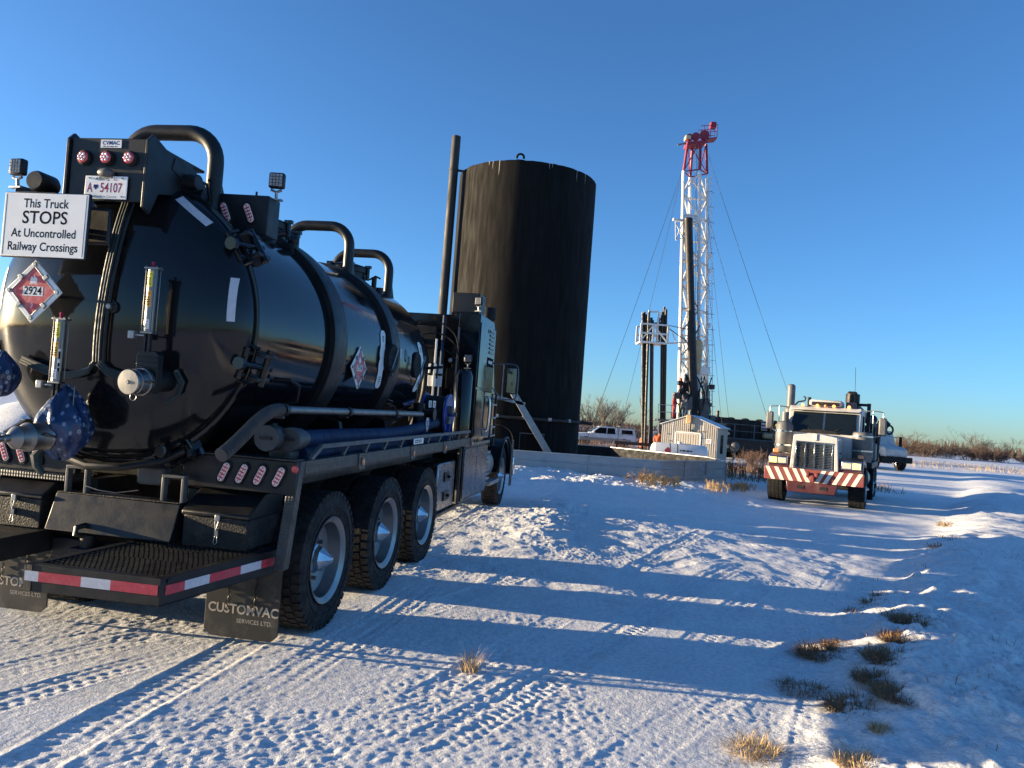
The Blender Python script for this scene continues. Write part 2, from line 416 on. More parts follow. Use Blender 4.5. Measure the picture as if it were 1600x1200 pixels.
def wrap_material():
    m = mat('blue_plastic_wrap', (0.008, 0.026, 0.080), 0.3, var=0.5, scale=9, bump=1.0, bscale=14, coat=0.1)
    nt = m.node_tree; N = nt.nodes; L = nt.links; bs = N['Principled BSDF']
    tc = N.new('ShaderNodeTexCoord')
    vo = N.new('ShaderNodeTexVoronoi'); vo.inputs['Scale'].default_value = 24; vo.inputs['Randomness'].default_value = 0.95
    mp = N.new('ShaderNodeMapping'); mp.inputs['Scale'].default_value = (1, 1, 0.75)
    L.new(tc.outputs['Object'], mp.inputs[0]); L.new(mp.outputs[0], vo.inputs['Vector'])
    rp = N.new('ShaderNodeValToRGB')
    e = rp.color_ramp.elements
    e[0].position = 0.0; e[0].color = (0.2,0.2,0.2,1); e[1].position = 0.30; e[1].color = (0,0,0,1)
    a = e.new(0.10); a.color = (0.25,0.25,0.25,1); a = e.new(0.17); a.color = (0.85,0.85,0.85,1); a = e.new(0.23); a.color = (0.6,0.6,0.6,1)
    L.new(vo.outputs['Distance'], rp.inputs[0])
    mx = N.new('ShaderNodeMix'); mx.data_type = 'RGBA'
    prev = bs.inputs['Base Color'].links[0].from_socket
    L.new(rp.outputs[0], mx.inputs['Factor']); L.new(prev, mx.inputs['A']); mx.inputs['B'].default_value = (0.26,0.31,0.40,1)
    L.new(mx.outputs['Result'], bs.inputs['Base Color'])
    return m
M['wrap'] = wrap_material()
def plate_material():
    m = mat('diamond_plate', (0.05, 0.048, 0.045), 0.42, metal=0.3, var=0.2, scale=8, dirt=(0.12,0.10,0.085), dirt_amt=0.5, dscale=6)
    nt = m.node_tree; N = nt.nodes; L = nt.links; bs = N['Principled BSDF']
    tc = N.new('ShaderNodeTexCoord')
    ck = N.new('ShaderNodeTexVoronoi'); ck.inputs['Scale'].default_value = 45; ck.inputs['Randomness'].default_value = 0.05
    L.new(tc.outputs['Object'], ck.inputs['Vector'])
    bp = N.new('ShaderNodeBump'); bp.inputs['Strength'].default_value = 0.8; bp.inputs['Distance'].default_value = 0.008
    L.new(ck.outputs['Distance'], bp.inputs['Height']); L.new(bp.outputs[0], bs.inputs['Normal'])
    return m
M['plate'] = plate_material()
M['twig'] = mat('bare_twigs', (0.075, 0.055, 0.042), 0.85, var=0.35, scale=3)
M['twig_red'] = mat('red_brown_twigs', (0.10, 0.058, 0.042), 0.85, var=0.35, scale=3)
M['twig_grey'] = mat('grey_bark', (0.085, 0.075, 0.066), 0.9, var=0.3, scale=3)
M['straw'] = mat('dry_grass', (0.42, 0.29, 0.14), 0.8, var=0.35, scale=9)
M['straw_dark'] = mat('weathered_dry_grass', (0.24, 0.135, 0.062), 0.85, var=0.4, scale=9)

# ------------------------------------------------------------------ ground: one sheet to the horizon
EDGE = np.array([(0.2,0.0),(1.2,3.0),(1.75,4.4),(2.3,5.5),(3.0,7.0),(4.1,8.8),(7.3,13.6),(9.8,17.6),(14.5,25),(24,41),(60,100),(300,500)])
TRUCK_O = np.array([-2.573, 6.267]); TRUCK_YAW = rad(9.4)
def ground_z(X, Y, detail=True):
    X = np.asarray(X, float); Y = np.asarray(Y, float)
    z = 0.0135 * np.clip(Y - 6.2, 0, 8.5) * sstep(6, 1, X) * sstep(34, 20, Y)
    z = z - 0.55 * sstep(30, 78, Y) * sstep(22, 8, X)
    z = z - 0.012 * np.clip(6.2 - Y, 0, 8) * sstep(2, -3, X)
    # windrow along the right edge of the road
    ex = np.interp(Y, EDGE[:,1], EDGE[:,0])
    d = (X - ex) * 0.82 + 0.18 * fbm(X*0.9, Y*0.9, 2)
    far = sstep(60, 30, Y)
    tall = 0.21 + 0.14 * sstep(10, 16, Y)
    berm = tall * sstep(-0.15, 0.75 + 0.5*sstep(8,16,Y), d) * (1 - 0.62 * sstep(0.7 + 0.6*sstep(8,16,Y), 2.3 + 2*sstep(8,16,Y), d)) * (0.25 + 0.75*far)
    berm = berm * (0.75 + 0.4 * fbm(X*0.35+3, Y*0.35, 2))
    z = z + berm
    on_berm = sstep(-0.2, 0.5, d)
    # low shoulder of chunky snow beside the parked truck and before the containment wall
    sx = X - (-1.25 + (Y - 6.2) * 0.145)
    sh = np.exp(-((sx - 1.05) / 0.55)**2) * sstep(9.0, 11.5, Y) * sstep(21, 17, Y)
    sh2 = sstep(17.0, 20.5, Y) * sstep(30, 27, Y) * sstep(7.5, 5.0, X)
    z = z + sh * (0.07 + 0.05 * fbm(X*2.3, Y*2.3, 3)) + sh2 * (0.16 + 0.18 * fbm(X*0.7, Y*0.7, 3))
    # added out-of-view snow heap left of the parked truck, shades the lane
    shade_pile = np.exp(-((X + 9.6) / 2.4)**2) * sstep(14.6, 16.4, Y) * sstep(21.8, 20.0, Y)
    z = z + shade_pile * (1.30 + 0.5 * fbm(X*0.5, Y*0.5, 3))
    # rolling field
    z = z + 0.10 * fbm(X*0.12, Y*0.12, 3) * sstep(14, 40, np.hypot(X, Y))
    if not detail: return z
    road = (1 - on_berm)
    near = sstep(46, 14, Y)
    z = z + 0.012 * fbm(X*0.55, Y*0.55, 2) * road + 0.030 * fbm(X*1.9+11, Y*1.9, 3) * sstep(6.0, 8.5, Y) * sstep(40, 20, Y) * road
    # tyre tracks
    for (px, py, ang, v0, w, dep, amp, lug, curve) in TRACKS:
        a = rad(ang); du = np.array([math.sin(a), math.cos(a)]); dv = np.array([math.cos(a), -math.sin(a)])
        u = (X-px)*du[0] + (Y-py)*du[1]; v = (X-px)*dv[0] + (Y-py)*dv[1] - v0
        v = v - curve * u * u + 0.10 * vnoise(u*0.35 + v0*3, v0*7 + 0*u) + 0.02*vnoise(u*2.1, v*2.0)
        k = np.abs(v) / (w/2)
        inside = sstep(1.05, 0.85, k)
        fade = np.clip(0.45 + 1.7 * vnoise(u*0.45 + v0*5, v*0.8 + 5), 0.0, 1.1)
        ridge = np.exp(-((k - 1.12) / 0.16)**2)
        z = z - dep * inside * road * fade + dep * 0.9 * ridge * road * fade * (0.6 + 1.2*vnoise(u*9, v*9))
        ph = u / lug + np.abs(v) * 5.0 + 0.7 * vnoise(u*1.7 + v0, v*3)
        lugs = np.clip(np.sin(2*math.pi*ph) * 2.0, -1, 1) * (0.55 + 0.9*vnoise(u*4+v0, v*11))
        rib = np.clip(np.cos(2*math.pi*v / (w/3.0)) * 2, -1, 1)
        z = z + 0.75 * amp * inside * road * near * fade * (lugs * 0.8 + rib * 0.35)
    # crumbs, clods and footprints
    q = fbm(X*11, Y*11, 3, 0.6)
    pat = np.clip(fbm(X*0.8+40, Y*0.8, 3) * 1.1 + 0.62, 0.25, 1.1)
    z = z + near * pat * 0.58 * (0.009 * q + 0.014 * np.clip(vnoise(X*15+5, Y*15) - 0.12, 0, 1) + 0.022 * np.clip(vnoise(X*27, Y*27) - 0.06, 0, 1) + 0.019 * np.clip(vnoise(X*40+9, Y*40) - 0.02, -.1, 1) + 0.009 * vnoise(X*46+9, Y*46)) * (0.75 + 0.25*on_berm)
    z = z + on_berm * sstep(60, 20, Y) * (0.05 * fbm(X*1.7, Y*1.7, 3) + 0.055 * fbm(X*4.2, Y*4.2, 3) + 0.075*np.clip(fbm(X*7+3, Y*7, 3)-.05, 0, 1))
    z = z + (0.55*sh + 0.7*sh2) * 0.06 * np.clip(fbm(X*7, Y*7, 3), -0.2, 1)
    return z
TRACKS = []
_r = random.Random(5)
for v0 in (-5.1, -4.65, -2.95, -2.5, -1.9, -0.75, -0.3, 0.35, 0.95, 1.5, 1.95, 2.5):     # tracks sweeping out towards the far truck
    TRACKS.append((0.0, 4.0, 27 + _r.uniform(-2.5, 2.5), v0, _r.uniform(0.24, 0.34), _r.uniform(0.002, 0.005), _r.uniform(0.004, 0.0080), _r.uniform(0.062, 0.085), 0.0))
for v0 in (1.55, 1.95, 2.65, 0.95, -0.95):                                    # tracks parallel with the parked truck
    TRACKS.append((TRUCK_O[0], TRUCK_O[1], 10.5 + _r.uniform(-2, 2), v0, _r.uniform(0.25, 0.33), _r.uniform(0.003, 0.007), _r.uniform(0.004, 0.008), _r.uniform(0.06, 0.08), 0.0))
for v0 in (-0.9, 1.2, 1.55):                                              # a curving pass across the front
    TRACKS.append((1.0, 7.0, 38, v0, 0.3, 0.008, 0.006, 0.075, 0.012))

def build_ground():
    xs = list(np.arange(-4.2, 4.2, 0.0145))
    s = 0.0145; x = xs[-1]
    while x < 3500: s *= 1.03; x += s; xs.append(x)
    s = 0.0145; x = xs[0]; left = []
    while x > -3500: s *= 1.06; x -= s; left.append(x)
    xs = np.array(left[::-1] + xs)
    ys = [2.4]
    while ys[-1] < 30: ys.append(ys[-1] + max(0.010, 0.0038 * ys[-1]))
    while ys[-1] < 160: ys.append(ys[-1] * 1.012)
    while ys[-1] < 3500: ys.append(ys[-1] * 1.12)
    back = []; y = 2.4; s = 0.02
    while y > -3500: s *= 1.12; y -= s; back.append(y)
    ys = np.array(back[::-1] + ys)
    X, Y = np.meshgrid(xs, ys)
    Z = ground_z(X, Y)
    nx, ny = len(xs), len(ys)
    co = np.stack([X, Y, Z], -1).reshape(-1, 3)
    i = np.arange(ny*nx).reshape(ny, nx)
    q = np.stack([i[:-1,:-1], i[:-1,1:], i[1:,1:], i[1:,:-1]], -1).reshape(-1, 4)
    me = bpy.data.meshes.new('snow_ground')
    me.vertices.add(len(co)); me.vertices.foreach_set('co', co.astype(np.float32).ravel())
    me.loops.add(q.size); me.loops.foreach_set('vertex_index', q.astype(np.int32).ravel())
    me.polygons.add(len(q)); me.polygons.foreach_set('loop_start', np.arange(0, q.size, 4, dtype=np.int32))
    me.polygons.foreach_set('use_smooth', np.ones(len(q), dtype=bool))
    me.update(calc_edges=True)
    me.materials.append(M['snow'])
    o = bpy.data.objects.new('snow_ground', me); col.objects.link(o)
    tag(o, 'packed rutted snow covering the road and field', kind='structure')
    return o
build_ground()
def gz(x, y): return float(ground_z(np.array([x]), np.array([y]), False)[0])
# ------------------------------------------------------------------ vacuum tank truck
truck = empty('vacuum_truck', (TRUCK_O[0], TRUCK_O[1], 0.0))
truck.rotation_euler = (Matrix.Rotation(-TRUCK_YAW, 3, 'Z') @ Matrix.Rotation(rad(0.8), 3, 'X')).to_euler()
tag(truck, 'black vacuum tank truck seen from behind, parked on snow with red tail lights', 'truck')
T = truck
ZC, RT = 2.235, 0.94               # tank axis height and shell radius
YA = (0, 1, 0)
def dome(r): return -0.90 - 0.30 * math.sqrt(max(0.0, 1 - (r/0.975)**2))
def on_door(x, z, off=0.0): return (x, dome(math.hypot(x, z - ZC)) - off, z)

# tank shell, heads, stiffener rings
prof = [(RT, -0.86), (RT, 3.45)] + [(RT*math.cos(a), 3.45 + 0.28*math.sin(a)) for a in np.linspace(0.05, math.pi/2, 10)]
tank = MB().lathe(prof, (0,0,ZC), YA, 96).build('tank_shell', M['black_gloss'], T)
for y0, y1 in ((0.47, 0.76), (2.02, 2.30)):
    MB().lathe([(RT-.02,y0),(RT+.045,y0),(RT+.05,y0+.02),(RT+.05,y1-.02),(RT+.045,y1),(RT-.02,y1)], (0,0,ZC), YA, 96).build('stiffener_ring', M['black_satin'], T)
flange = MB().lathe([(0.90,-.86),(0.985,-.86),(0.99,-.855),(0.99,-.82),(0.985,-.815),(0.93,-.815)], (0,0,ZC), YA, 96).build('tank_flange', M['black_gloss'], T)
prof = [(0.975*math.sin(a), -0.90 - 0.30*math.cos(a)) for a in np.linspace(0, math.pi/2, 24)]
door = MB().lathe(prof + [(1.0,-.90),(1.005,-.895),(1.005,-.873),(0.99,-.868),(0.9,-.868)], (0,0,ZC), YA, 96).build('rear_door', M['black_gloss'], T)
MB().lathe([(0.93,-.87),(0.965,-.866),(0.965,-.862),(0.93,-.858)], (0,0,ZC), YA, 72).build('door_gasket', M['rubber'], door)
# front bulkhead collar and tank saddle frame
for xr in (-0.42, 0.42):
    MB().b(xr-.05, xr+.05, -0.55, 8.9, 0.78, 1.06).build('frame_rail', M['black_satin'], T, 0.006)
for y in (0.2, 1.6, 3.0):
    MB().prism([(-0.75, 1.06), (0.75, 1.06), (0.62, 1.62), (-0.62, 1.62)], 'y', y-.04, y+.04).build('tank_saddle', M['black_satin'], T, 0.004)
MB().b(-.9, .9, -0.2, 4.3, 1.06, 1.30).build('sub_frame', M['black_satin'], T, 0.01)

# door clamps
def clamp(ang, parent):
    a = rad(ang); rv = Vector((math.cos(a), 0, math.sin(a))); tv = Vector((-math.sin(a), 0, math.cos(a))); c = Vector((0, -0.86, ZC))
    R3 = Matrix((rv, Vector((0,1,0)), tv)).transposed().to_4x4(); R3.translation = c
    m = MB()
    m.b(0.90, 0.99, -.10, -.02, -.09, -.065, R3); m.b(0.90, 0.99, -.10, -.02, .065, .09, R3)
    m.b(0.95, 1.07, -.02, .16, -.10, -.07, R3); m.b(0.95, 1.07, -.02, .16, .07, .10, R3)
    o = m.build('door_clamp', M['black_satin'], parent, 0.006)
    m = MB()
    m.cyl(R3 @ Vector((0.99,-.17,0)), R3 @ Vector((1.05,.15,0)), .022, n=10)
    m.cyl(R3 @ Vector((0.985,-.18,0)), R3 @ Vector((0.99,-.14,0)), .045, n=8)
    m.cyl(R3 @ Vector((1.05,.08,-.13)), R3 @ Vector((1.05,.08,.13)), .027, n=10)
    m.cyl(R3 @ Vector((0.97,-.09,-.11)), R3 @ Vector((0.97,-.09,.11)), .02, n=10)
    m.build('clamp_bolt', M['black_gloss'], o)
    m = MB()
    loop = [(0.80,-.12,-.12),(0.78,-.16,0),(0.80,-.12,.12),(0.92,-.08,.13),(1.02,-.02,.12)]
    m.tube([R3 @ Vector(p) for p in [(1.02,-.02,-.12),(0.92,-.08,-.13)] + loop], .014, 8)
    m.build('clamp_yoke', M['black_gloss'], o)
for a in (33, -15, -63, 147, 195, 243): clamp(a, T)
# lifting staple on the tank side
MB().tube([(0.90,-.42,1.90),(1.02,-.40,1.90),(1.05,-.30,1.86),(1.02,-.26,1.74),(0.88,-.26,1.70)], .014, 8).build('grab_handle', M['black_satin'], T)

# hinge assembly and light board above the door
board = MB().b(-.265, .285, -1.275, -1.255, 2.985, 3.40).b(-.265,.285,-1.255,-.62,3.375,3.395).build('light_board', M['black_satin'], T, 0.006)
for sx in (-.235, .337):
    MB().prism([(-1.29,2.93),(-1.29,3.37),(-1.24,3.42),(-1.10,3.37),(-.80,3.36),(-.62,3.25),(-.52,3.10),(-.62,3.05),(-.95,3.10),(-1.15,3.05),(-1.22,2.90)], 'x', sx-.011, sx+.011).build('hinge_plate', M['black_satin'], T, 0.004)
m = MB()
m.bar((.33,-1.02,3.30),(.33,-.55,3.16),.05,.09); m.cyl((.26,-.86,3.22),(.45,-.86,3.22),.055,n=14); m.cyl((.30,-.80,3.14),(.46,-.80,3.14),.035,n=12)
m.tube([(.40,-.9,3.25),(.44,-.75,3.24),(.42,-.66,3.14),(.38,-.7,3.06)], .012, 6)
m.bar((.36,-.72,3.25),(.36,-.5,3.08),.05,.05)
m.build('hinge_cylinder', M['black_satin'], T, 0.004)
MB().b(-.30,.30,-.93,-.5,3.02,3.10).build('top_hinge_beam', M['black_satin'], T, 0.006)
for x in (-.16, .005, .17):
    r = MB().lathe([(0,-.012),(.034,-.012),(.046,-.008),(.05,0),(.05,.02),(0,.02)], (x,-1.29,3.265), YA, 24).build('lamp_bezel', M['rubber'], board)
    m = MB().lathe([(0,-.020),(.03,-.018),(.038,-.010),(.038,0)], (x,-1.293,3.265), YA, 24)
    l = m.build('marker_light', M['red_lens'], board)
    m = MB()
    for k in range(6):
        a = k*math.pi/3 + x; m.sphere((x+.021*math.cos(a), -1.312, 3.265+.021*math.sin(a)), .0095, 8, 5, sy=.4)
    m.sphere((x,-1.313,3.265), .009, 8, 5, sy=.4)
    m.build('led_cells', M['white_led'], board)
board.location = (.05, 0, -.02)
st = box('maker_sticker', M['sign_white'], board, -.055, .095, -1.2785, -1.276, 3.335, 3.388, 0)
text('CVMAC', .036, board, (.02,-1.2789,3.366), REAR, M['navy_ink'], sx=1.0, bold=.0008)
print_lines(board, (.02,-1.2789,3.343), REAR, .13, .010, 1, M['navy_ink'])
MB().sphere((.015,-1.30,3.165), .045, 14, 8, sx=1.3, sy=.6, sz=.62).b(-.035,.065,-1.29,-1.275,3.13,3.17).build('plate_lamp', M['grey_paint'], board)
# number plate
pl = MB().b(-.135, .170, -1.290, -1.284, 2.995, 3.145).build('number_plate', M['sign_white'], T, 0.008)
text('A', .088, pl, (-.098,-1.2904,3.066), REAR, M['red_ink'], sx=.62, bold=.001)
text('54107', .088, pl, (.055,-1.2904,3.066), REAR, M['red_ink'], sx=.72, bold=.001)
MB().b(-.071,-.038,-1.2905,-1.290,3.066,3.088).b(-.061,-.048,-1.2905,-1.290,3.056,3.066).build('plate_emblem', M['navy_ink'], pl)
text('Alberta', .034, pl, (-.01,-1.2904,3.125), REAR, M['ink'], sx=1.0)
text('* 82', .028, pl, (.073,-1.2904,3.125), REAR, M['red_ink'])
text('Wild Rose Country', .021, pl, (.015,-1.2904,3.011), REAR, M['navy_ink'])
for x in (-.105, .135):
    for z in (3.012, 3.130): MB().cyl((x,-1.297,z),(x,-1.288,z),.006,n=8).build('plate_bolt', M['galv'], pl)
pl.location = (.05, 0, -.02)
# black square recess panel under the board
box('door_panel', M['black_satin'], T, -.40, .10, -1.262, -1.225, 2.68, 2.93, 0.02)

# railway-crossing sign
sg = MB().b(-.705,-.085,-1.385,-1.36,2.585,3.01).build('crossing_sign', M['black_satin'], T, 0.008)
box('sign_face', M['sign_white'], sg, -.698, -.092, -1.389, -1.385, 2.592, 3.003, 0.003)
for xx in (-.685, -.107): box('sign_border', M['ink'], sg, xx, xx+.004, -1.3894, -1.389, 2.602, 2.993, 0)
for s_, z, t in ((.082, 2.935, 'This Truck'), (.116, 2.842, 'STOPS'), (.078, 2.742, 'At Uncontrolled'), (.078, 2.655, 'Railway Crossings')):
    text(t, s_, sg, (-.395, -1.3893, z), REAR, M['ink'], sx=.90 if s_ < .1 else 1.0, bold=.0016 if s_ > .1 else .0012)
MB().bar((-.6,-1.36,2.8),(-.6,-1.0,2.8),.03).bar((-.2,-1.36,2.8),(-.2,-1.15,2.8),.03).build('sign_bracket', M['black_satin'], sg)

sg.location = (.125, 0, -.03)
def work_light(x, y, z, tilt=0):
    m = MB().b(-.058,.058,-.028,.03,-.058,.058)
    o = m.build('work_light', M['black_satin'], T, 0.014); o.location = (x,y,z); o.rotation_euler = (0, 0, tilt)
    box('light_lens', M['white_lens'], o, -.046, .046, -.032, -.026, -.046, .046, 0.004)
    for k in range(4):
        for q in range(4):
            pass
    m = MB()
    for k in range(1, 4):
        d = -.046 + k*.023
        m.b(d-.0015, d+.0015, -.035, -.031, -.046, .046); m.b(-.046, .046, -.035, -.031, d-.0015, d+.0015)
    m.build('lens_grid', M['rubber'], o)
    m = MB(); m.tube([(-.04,.0,-.07),(0,.0,-.085),(.04,.0,-.07)], .010, 6); m.cyl((0,0,-.08),(0,.01,-.14),.012,n=8); m.b(-.05,.05,-.02,.02,-.15,-.138)
    m.build('light_bracket', M['galv'], o)
M['white_lens'] = mat('clear_ribbed_lens', (0.30, 0.29, 0.28), 0.25, var=0.25, scale=70, coat=0.5)
work_light(.80, -.42, 3.375, 0.15)
work_light(-.84, -1.02, 3.25, -0.1)
MB().bar((-.84,-1.02,3.10),(-.45,-.80,3.02),.05).build('lamp_arm', M['black_satin'], T, 0.004)
# strobe on a bracket above the sign
sb_ = MB().lathe([(0,-.16),(.06,-.16),(.07,-.14),(.07,.0),(.05,.03),(0,.03)], (-.60,-.98,3.13), YA, 20).build('strobe_housing', M['black_satin'], T)
MB().b(-.74,-.44,-1.12,-.86,3.03,3.055).build('strobe_shelf', M['black_satin'], T, 0.004)
# wing boxes with oval brake lamps (right one fully seen)
def oval_lamp(parent, c, lean, face='y', L=.155, W=.052):
    """oval LED lamp on a rear-facing panel"""
    M4 = Matrix.Translation(c) @ Matrix.Rotation(lean, 4, 'Y')
    def ring(hw, hl, n=8):
        pts = []
        for k in range(n+1): a = -math.pi/2 + math.pi*k/n + math.pi/2; pts.append((hw*math.cos(a), hl-hw+hw*math.sin(a)))
        for k in range(n+1): a = math.pi + math.pi*k/n; pts.append((hw*math.cos(a), -(hl-hw)+hw*math.sin(a)))
        return pts
    def slab(hw, hl, y0, y1, name, mt, par):
        p = ring(hw, hl); n = len(p)
        vs = [M4 @ Vector((a, y0, b)) for a, b in p] + [M4 @ Vector((a, y1, b)) for a, b in p]
        fs = [tuple(range(n)), tuple(range(n, 2*n))[::-1]] + [(i, (i+1) % n, n+(i+1) % n, n+i) for i in range(n)]
        return MB().add(vs, fs).build(name, mt, par, 0.003)
    g = slab(W*.72, L*.5+.012, -.008, .004, 'tail_light', M['rubber'], parent)
    slab(W*.47, L*.5-.004, -.014, -.007, 'lens_rim', M['white_led'], g)
    slab(W*.36, L*.5-.012, -.017, -.013, 'lens', M['red_lens'], g)
    m = MB()
    for i in range(5):
        for s in (-1, 1):
            p = M4 @ Vector((s*.0095, -.0175, (i-2)*.0255)); m.sphere(p, .0085, 8, 5, sy=.45)
    m.build('led_cells', M['white_led'], g)
    return g
for s in (1, -1):
    xs = sorted((s*.34, s*.80))
    w = MB().prism([(xs[0],2.98),(xs[1],2.94),(xs[1],3.235),(xs[0],3.245)] if s > 0 else [(xs[0],2.94),(xs[1],2.98),(xs[1],3.245),(xs[0],3.235)], 'y', -.52, -.34).build('brake_lamp_box', M['black_satin'], T, 0.008)
    for k in (.47, .655): oval_lamp(w, Vector((s*k, -.523, 3.10)), rad(-24*s))
MB().cyl((.66,-.45,3.235),(.66,-.45,3.28),.008,n=6).build('stud', M['black_satin'], T)

# rollover hoops
def hoop(y, zt, r=.058, hw=.36, base=3.05):
    p = [(hw, y, base)]; R_ = .22
    for a in np.linspace(0, math.pi/2, 9): p.append((hw-R_+R_*math.cos(a), y, zt-R_+R_*math.sin(a)))
    for a in np.linspace(math.pi/2, math.pi, 9): p.append((-hw+R_+R_*math.cos(a), y, zt-R_+R_*math.sin(a)))
    p.append((-hw, y, base))
    h = MB().tube(p, r, 20).build('rollover_hoop', M['black_satin'], T)
    for s in (-1, 1):
        MB().prism([(y+.05, base), (y+.26, base), (y+.05, base+.36)], 'x', s*hw-.008, s*hw+.008).build('gusset', M['black_satin'], h)
hoop(-.53, 3.685); hoop(2.16, 3.64, .055); hoop(3.52, 3.62, .055)
# manway lids and fittings on the crown
for y, r in ((.62, .27), (1.05, .16), (2.75, .24)):
    h = MB().lathe([(r*.9,-.16),(r*.9,.0),(r,.0),(r,.05),(r*.92,.075),(r*.4,.11),(0,.115)], (0.12,y,ZC+RT+.06), (0,0,1), 28).build('manway_lid', M['black_satin'], T)
    for k in range(6):
        a = k*math.pi/3; cx, cy = .12+r*1.05*math.cos(a), y+r*1.05*math.sin(a)
        MB().cyl((cx,cy,ZC+RT-.02),(cx,cy,ZC+RT+.15),.022,n=8).b(cx-.035,cx+.035,cy-.02,cy+.02,ZC+RT+.12,ZC+RT+.15).build('lid_dog', M['black_gloss'], h)
m = MB(); m.cyl((.42,.28,3.0),(.42,.28,3.17),.045,n=12); m.cyl((.42,.28,3.12),(.52,.34,3.15),.03,n=10); m.b(.36,.47,.22,.33,3.13,3.17)
m.build('vent_valve', M['black_satin'], T)
MB().cyl((.52,.5,2.95),(.52,.5,3.10),.04,n=10).sphere((.52,.5,3.12),.05,10,6).build('vent_valve', M['black_satin'], T)
m = MB(); m.cyl((.4,2.9,3.05),(.4,2.9,3.22),.03,n=10); m.tube([(.34,2.9,3.19),(.40,2.94,3.24),(.47,2.9,3.21)],.012,6); m.cyl((.42,3.05,3.0),(.42,3.05,3.12),.045,n=10)
m.build('relief_valve', M['black_satin'], T)
# ------------------------------------------------------------------ truck: wheels
def make_tyre(w=.285, R=.53, r=.33, blocks=44, name='tyre'):
    h = w/2
    prof = [(r,-h*.72),(r+.012,-h*.86),(r+.06,-h*.97),(r+.11,-h),(R-.05,-h*.95),(R-.014,-h*.84),(R-.008,-h*.6),(R-.008,h*.6),(R-.014,h*.84),(R-.05,h*.95),(r+.11,h),(r+.06,h*.97),(r+.012,h*.86),(r,h*.72)]
    m = MB().lathe(prof, (0,0,0), (1,0,0), 56)
    for k in range(blocks):
        a = 2*math.pi*k/blocks
        for j, (x0, x1) in enumerate(((-h*.93,-h*.52),(-h*.44,-.006),(.006,h*.44),(h*.52,h*.93))):
            da = (j % 2) * math.pi/blocks
            Mx = Matrix.Rotation(a+da, 4, 'X') @ Matrix.Rotation(0.18 if j in (1, 2) else 0, 4, 'Z')
            lo = R-.035 if j in (0, 3) else R-.014
            m.b(x0, x1, -.026, .026, lo, R, Mx)
    # sidewall rib rings
    for s in (-1, 1):
        m.lathe([(r+.075, s*h*.97),(r+.08, s*(h+.004)),(r+.088, s*(h+.004)),(r+.092, s*h*.985)], (0,0,0), (1,0,0), 56)
    return m.mesh(name, M['rubber'])
def make_wheel(root, x, y, side, dish=.15, z=.53, tyre_me=None, name='wheel', paint=None, hub='chrome', sc=1.0, scw=1.0):
    paint = paint or M['alu']
    s = side
    m = MB().lathe([(0,-.02),(.12,-.02),(.255,.03),(.27,.035)], (0,0,0), (s,0,0), 40)
    m.lathe([(0,-.035),(.27,.02)], (0,0,0), (s,0,0), 40)
    for k in range(10):
        a = 2*math.pi*k/10
        m.cyl((s*-.01,.175*math.cos(a),.175*math.sin(a)),(s*.04,.175*math.cos(a),.175*math.sin(a)),.017,n=6)
    d = m.build(name, paint, root)
    d.location = (x, y, z); d.scale = (scw, sc, sc)
    # hub with conical cap
    hb = MB().lathe([(.115,-.02),(.115,.05),(.10,.06),(.095,.10),(.09,.105),(.02,.185),(0,.19)], (0,0,0), (s,0,0), 8).build('hub_cap', M[hub], d, ang=20)
    # barrel
    b = MB().lathe([(.262,.0),(.272,.04),(.285,.09),(.29,dish-.02),(.318,dish),(.334,dish+.008),(.336,dish),(.322,dish-.014),(.30,dish-.03),(.296,.02),(.28,-.06),(.30,-.12),(.33,-.13)], (0,0,0), (s,0,0), 56).build('rim', paint, d)
    t = bpy.data.objects.new('tyre', tyre_me); col.objects.link(t); t.parent = d
    t.location = (s*(dish-.128), 0, 0)
    return d
TYRE = make_tyre()
for y in (0.0, 1.39, 2.74):
    for s in (1, -1):
        make_wheel(T, s*1.115, y, s, tyre_me=TYRE)
        inn = make_wheel(T, s*.845, y, -s, tyre_me=TYRE)
    MB().cyl((-.9,y,.53),(.9,y,.53),.07,n=12).sphere((0,y,.53),.2,14,8).build('axle', M['black_satin'], T)
for s in (1, -1):
    make_wheel(T, s*1.03, 8.25, s, dish=.13, tyre_me=TYRE)
MB().cyl((-.9,8.25,.53),(.9,8.25,.53),.06,n=10).build('axle', M['black_satin'], T)

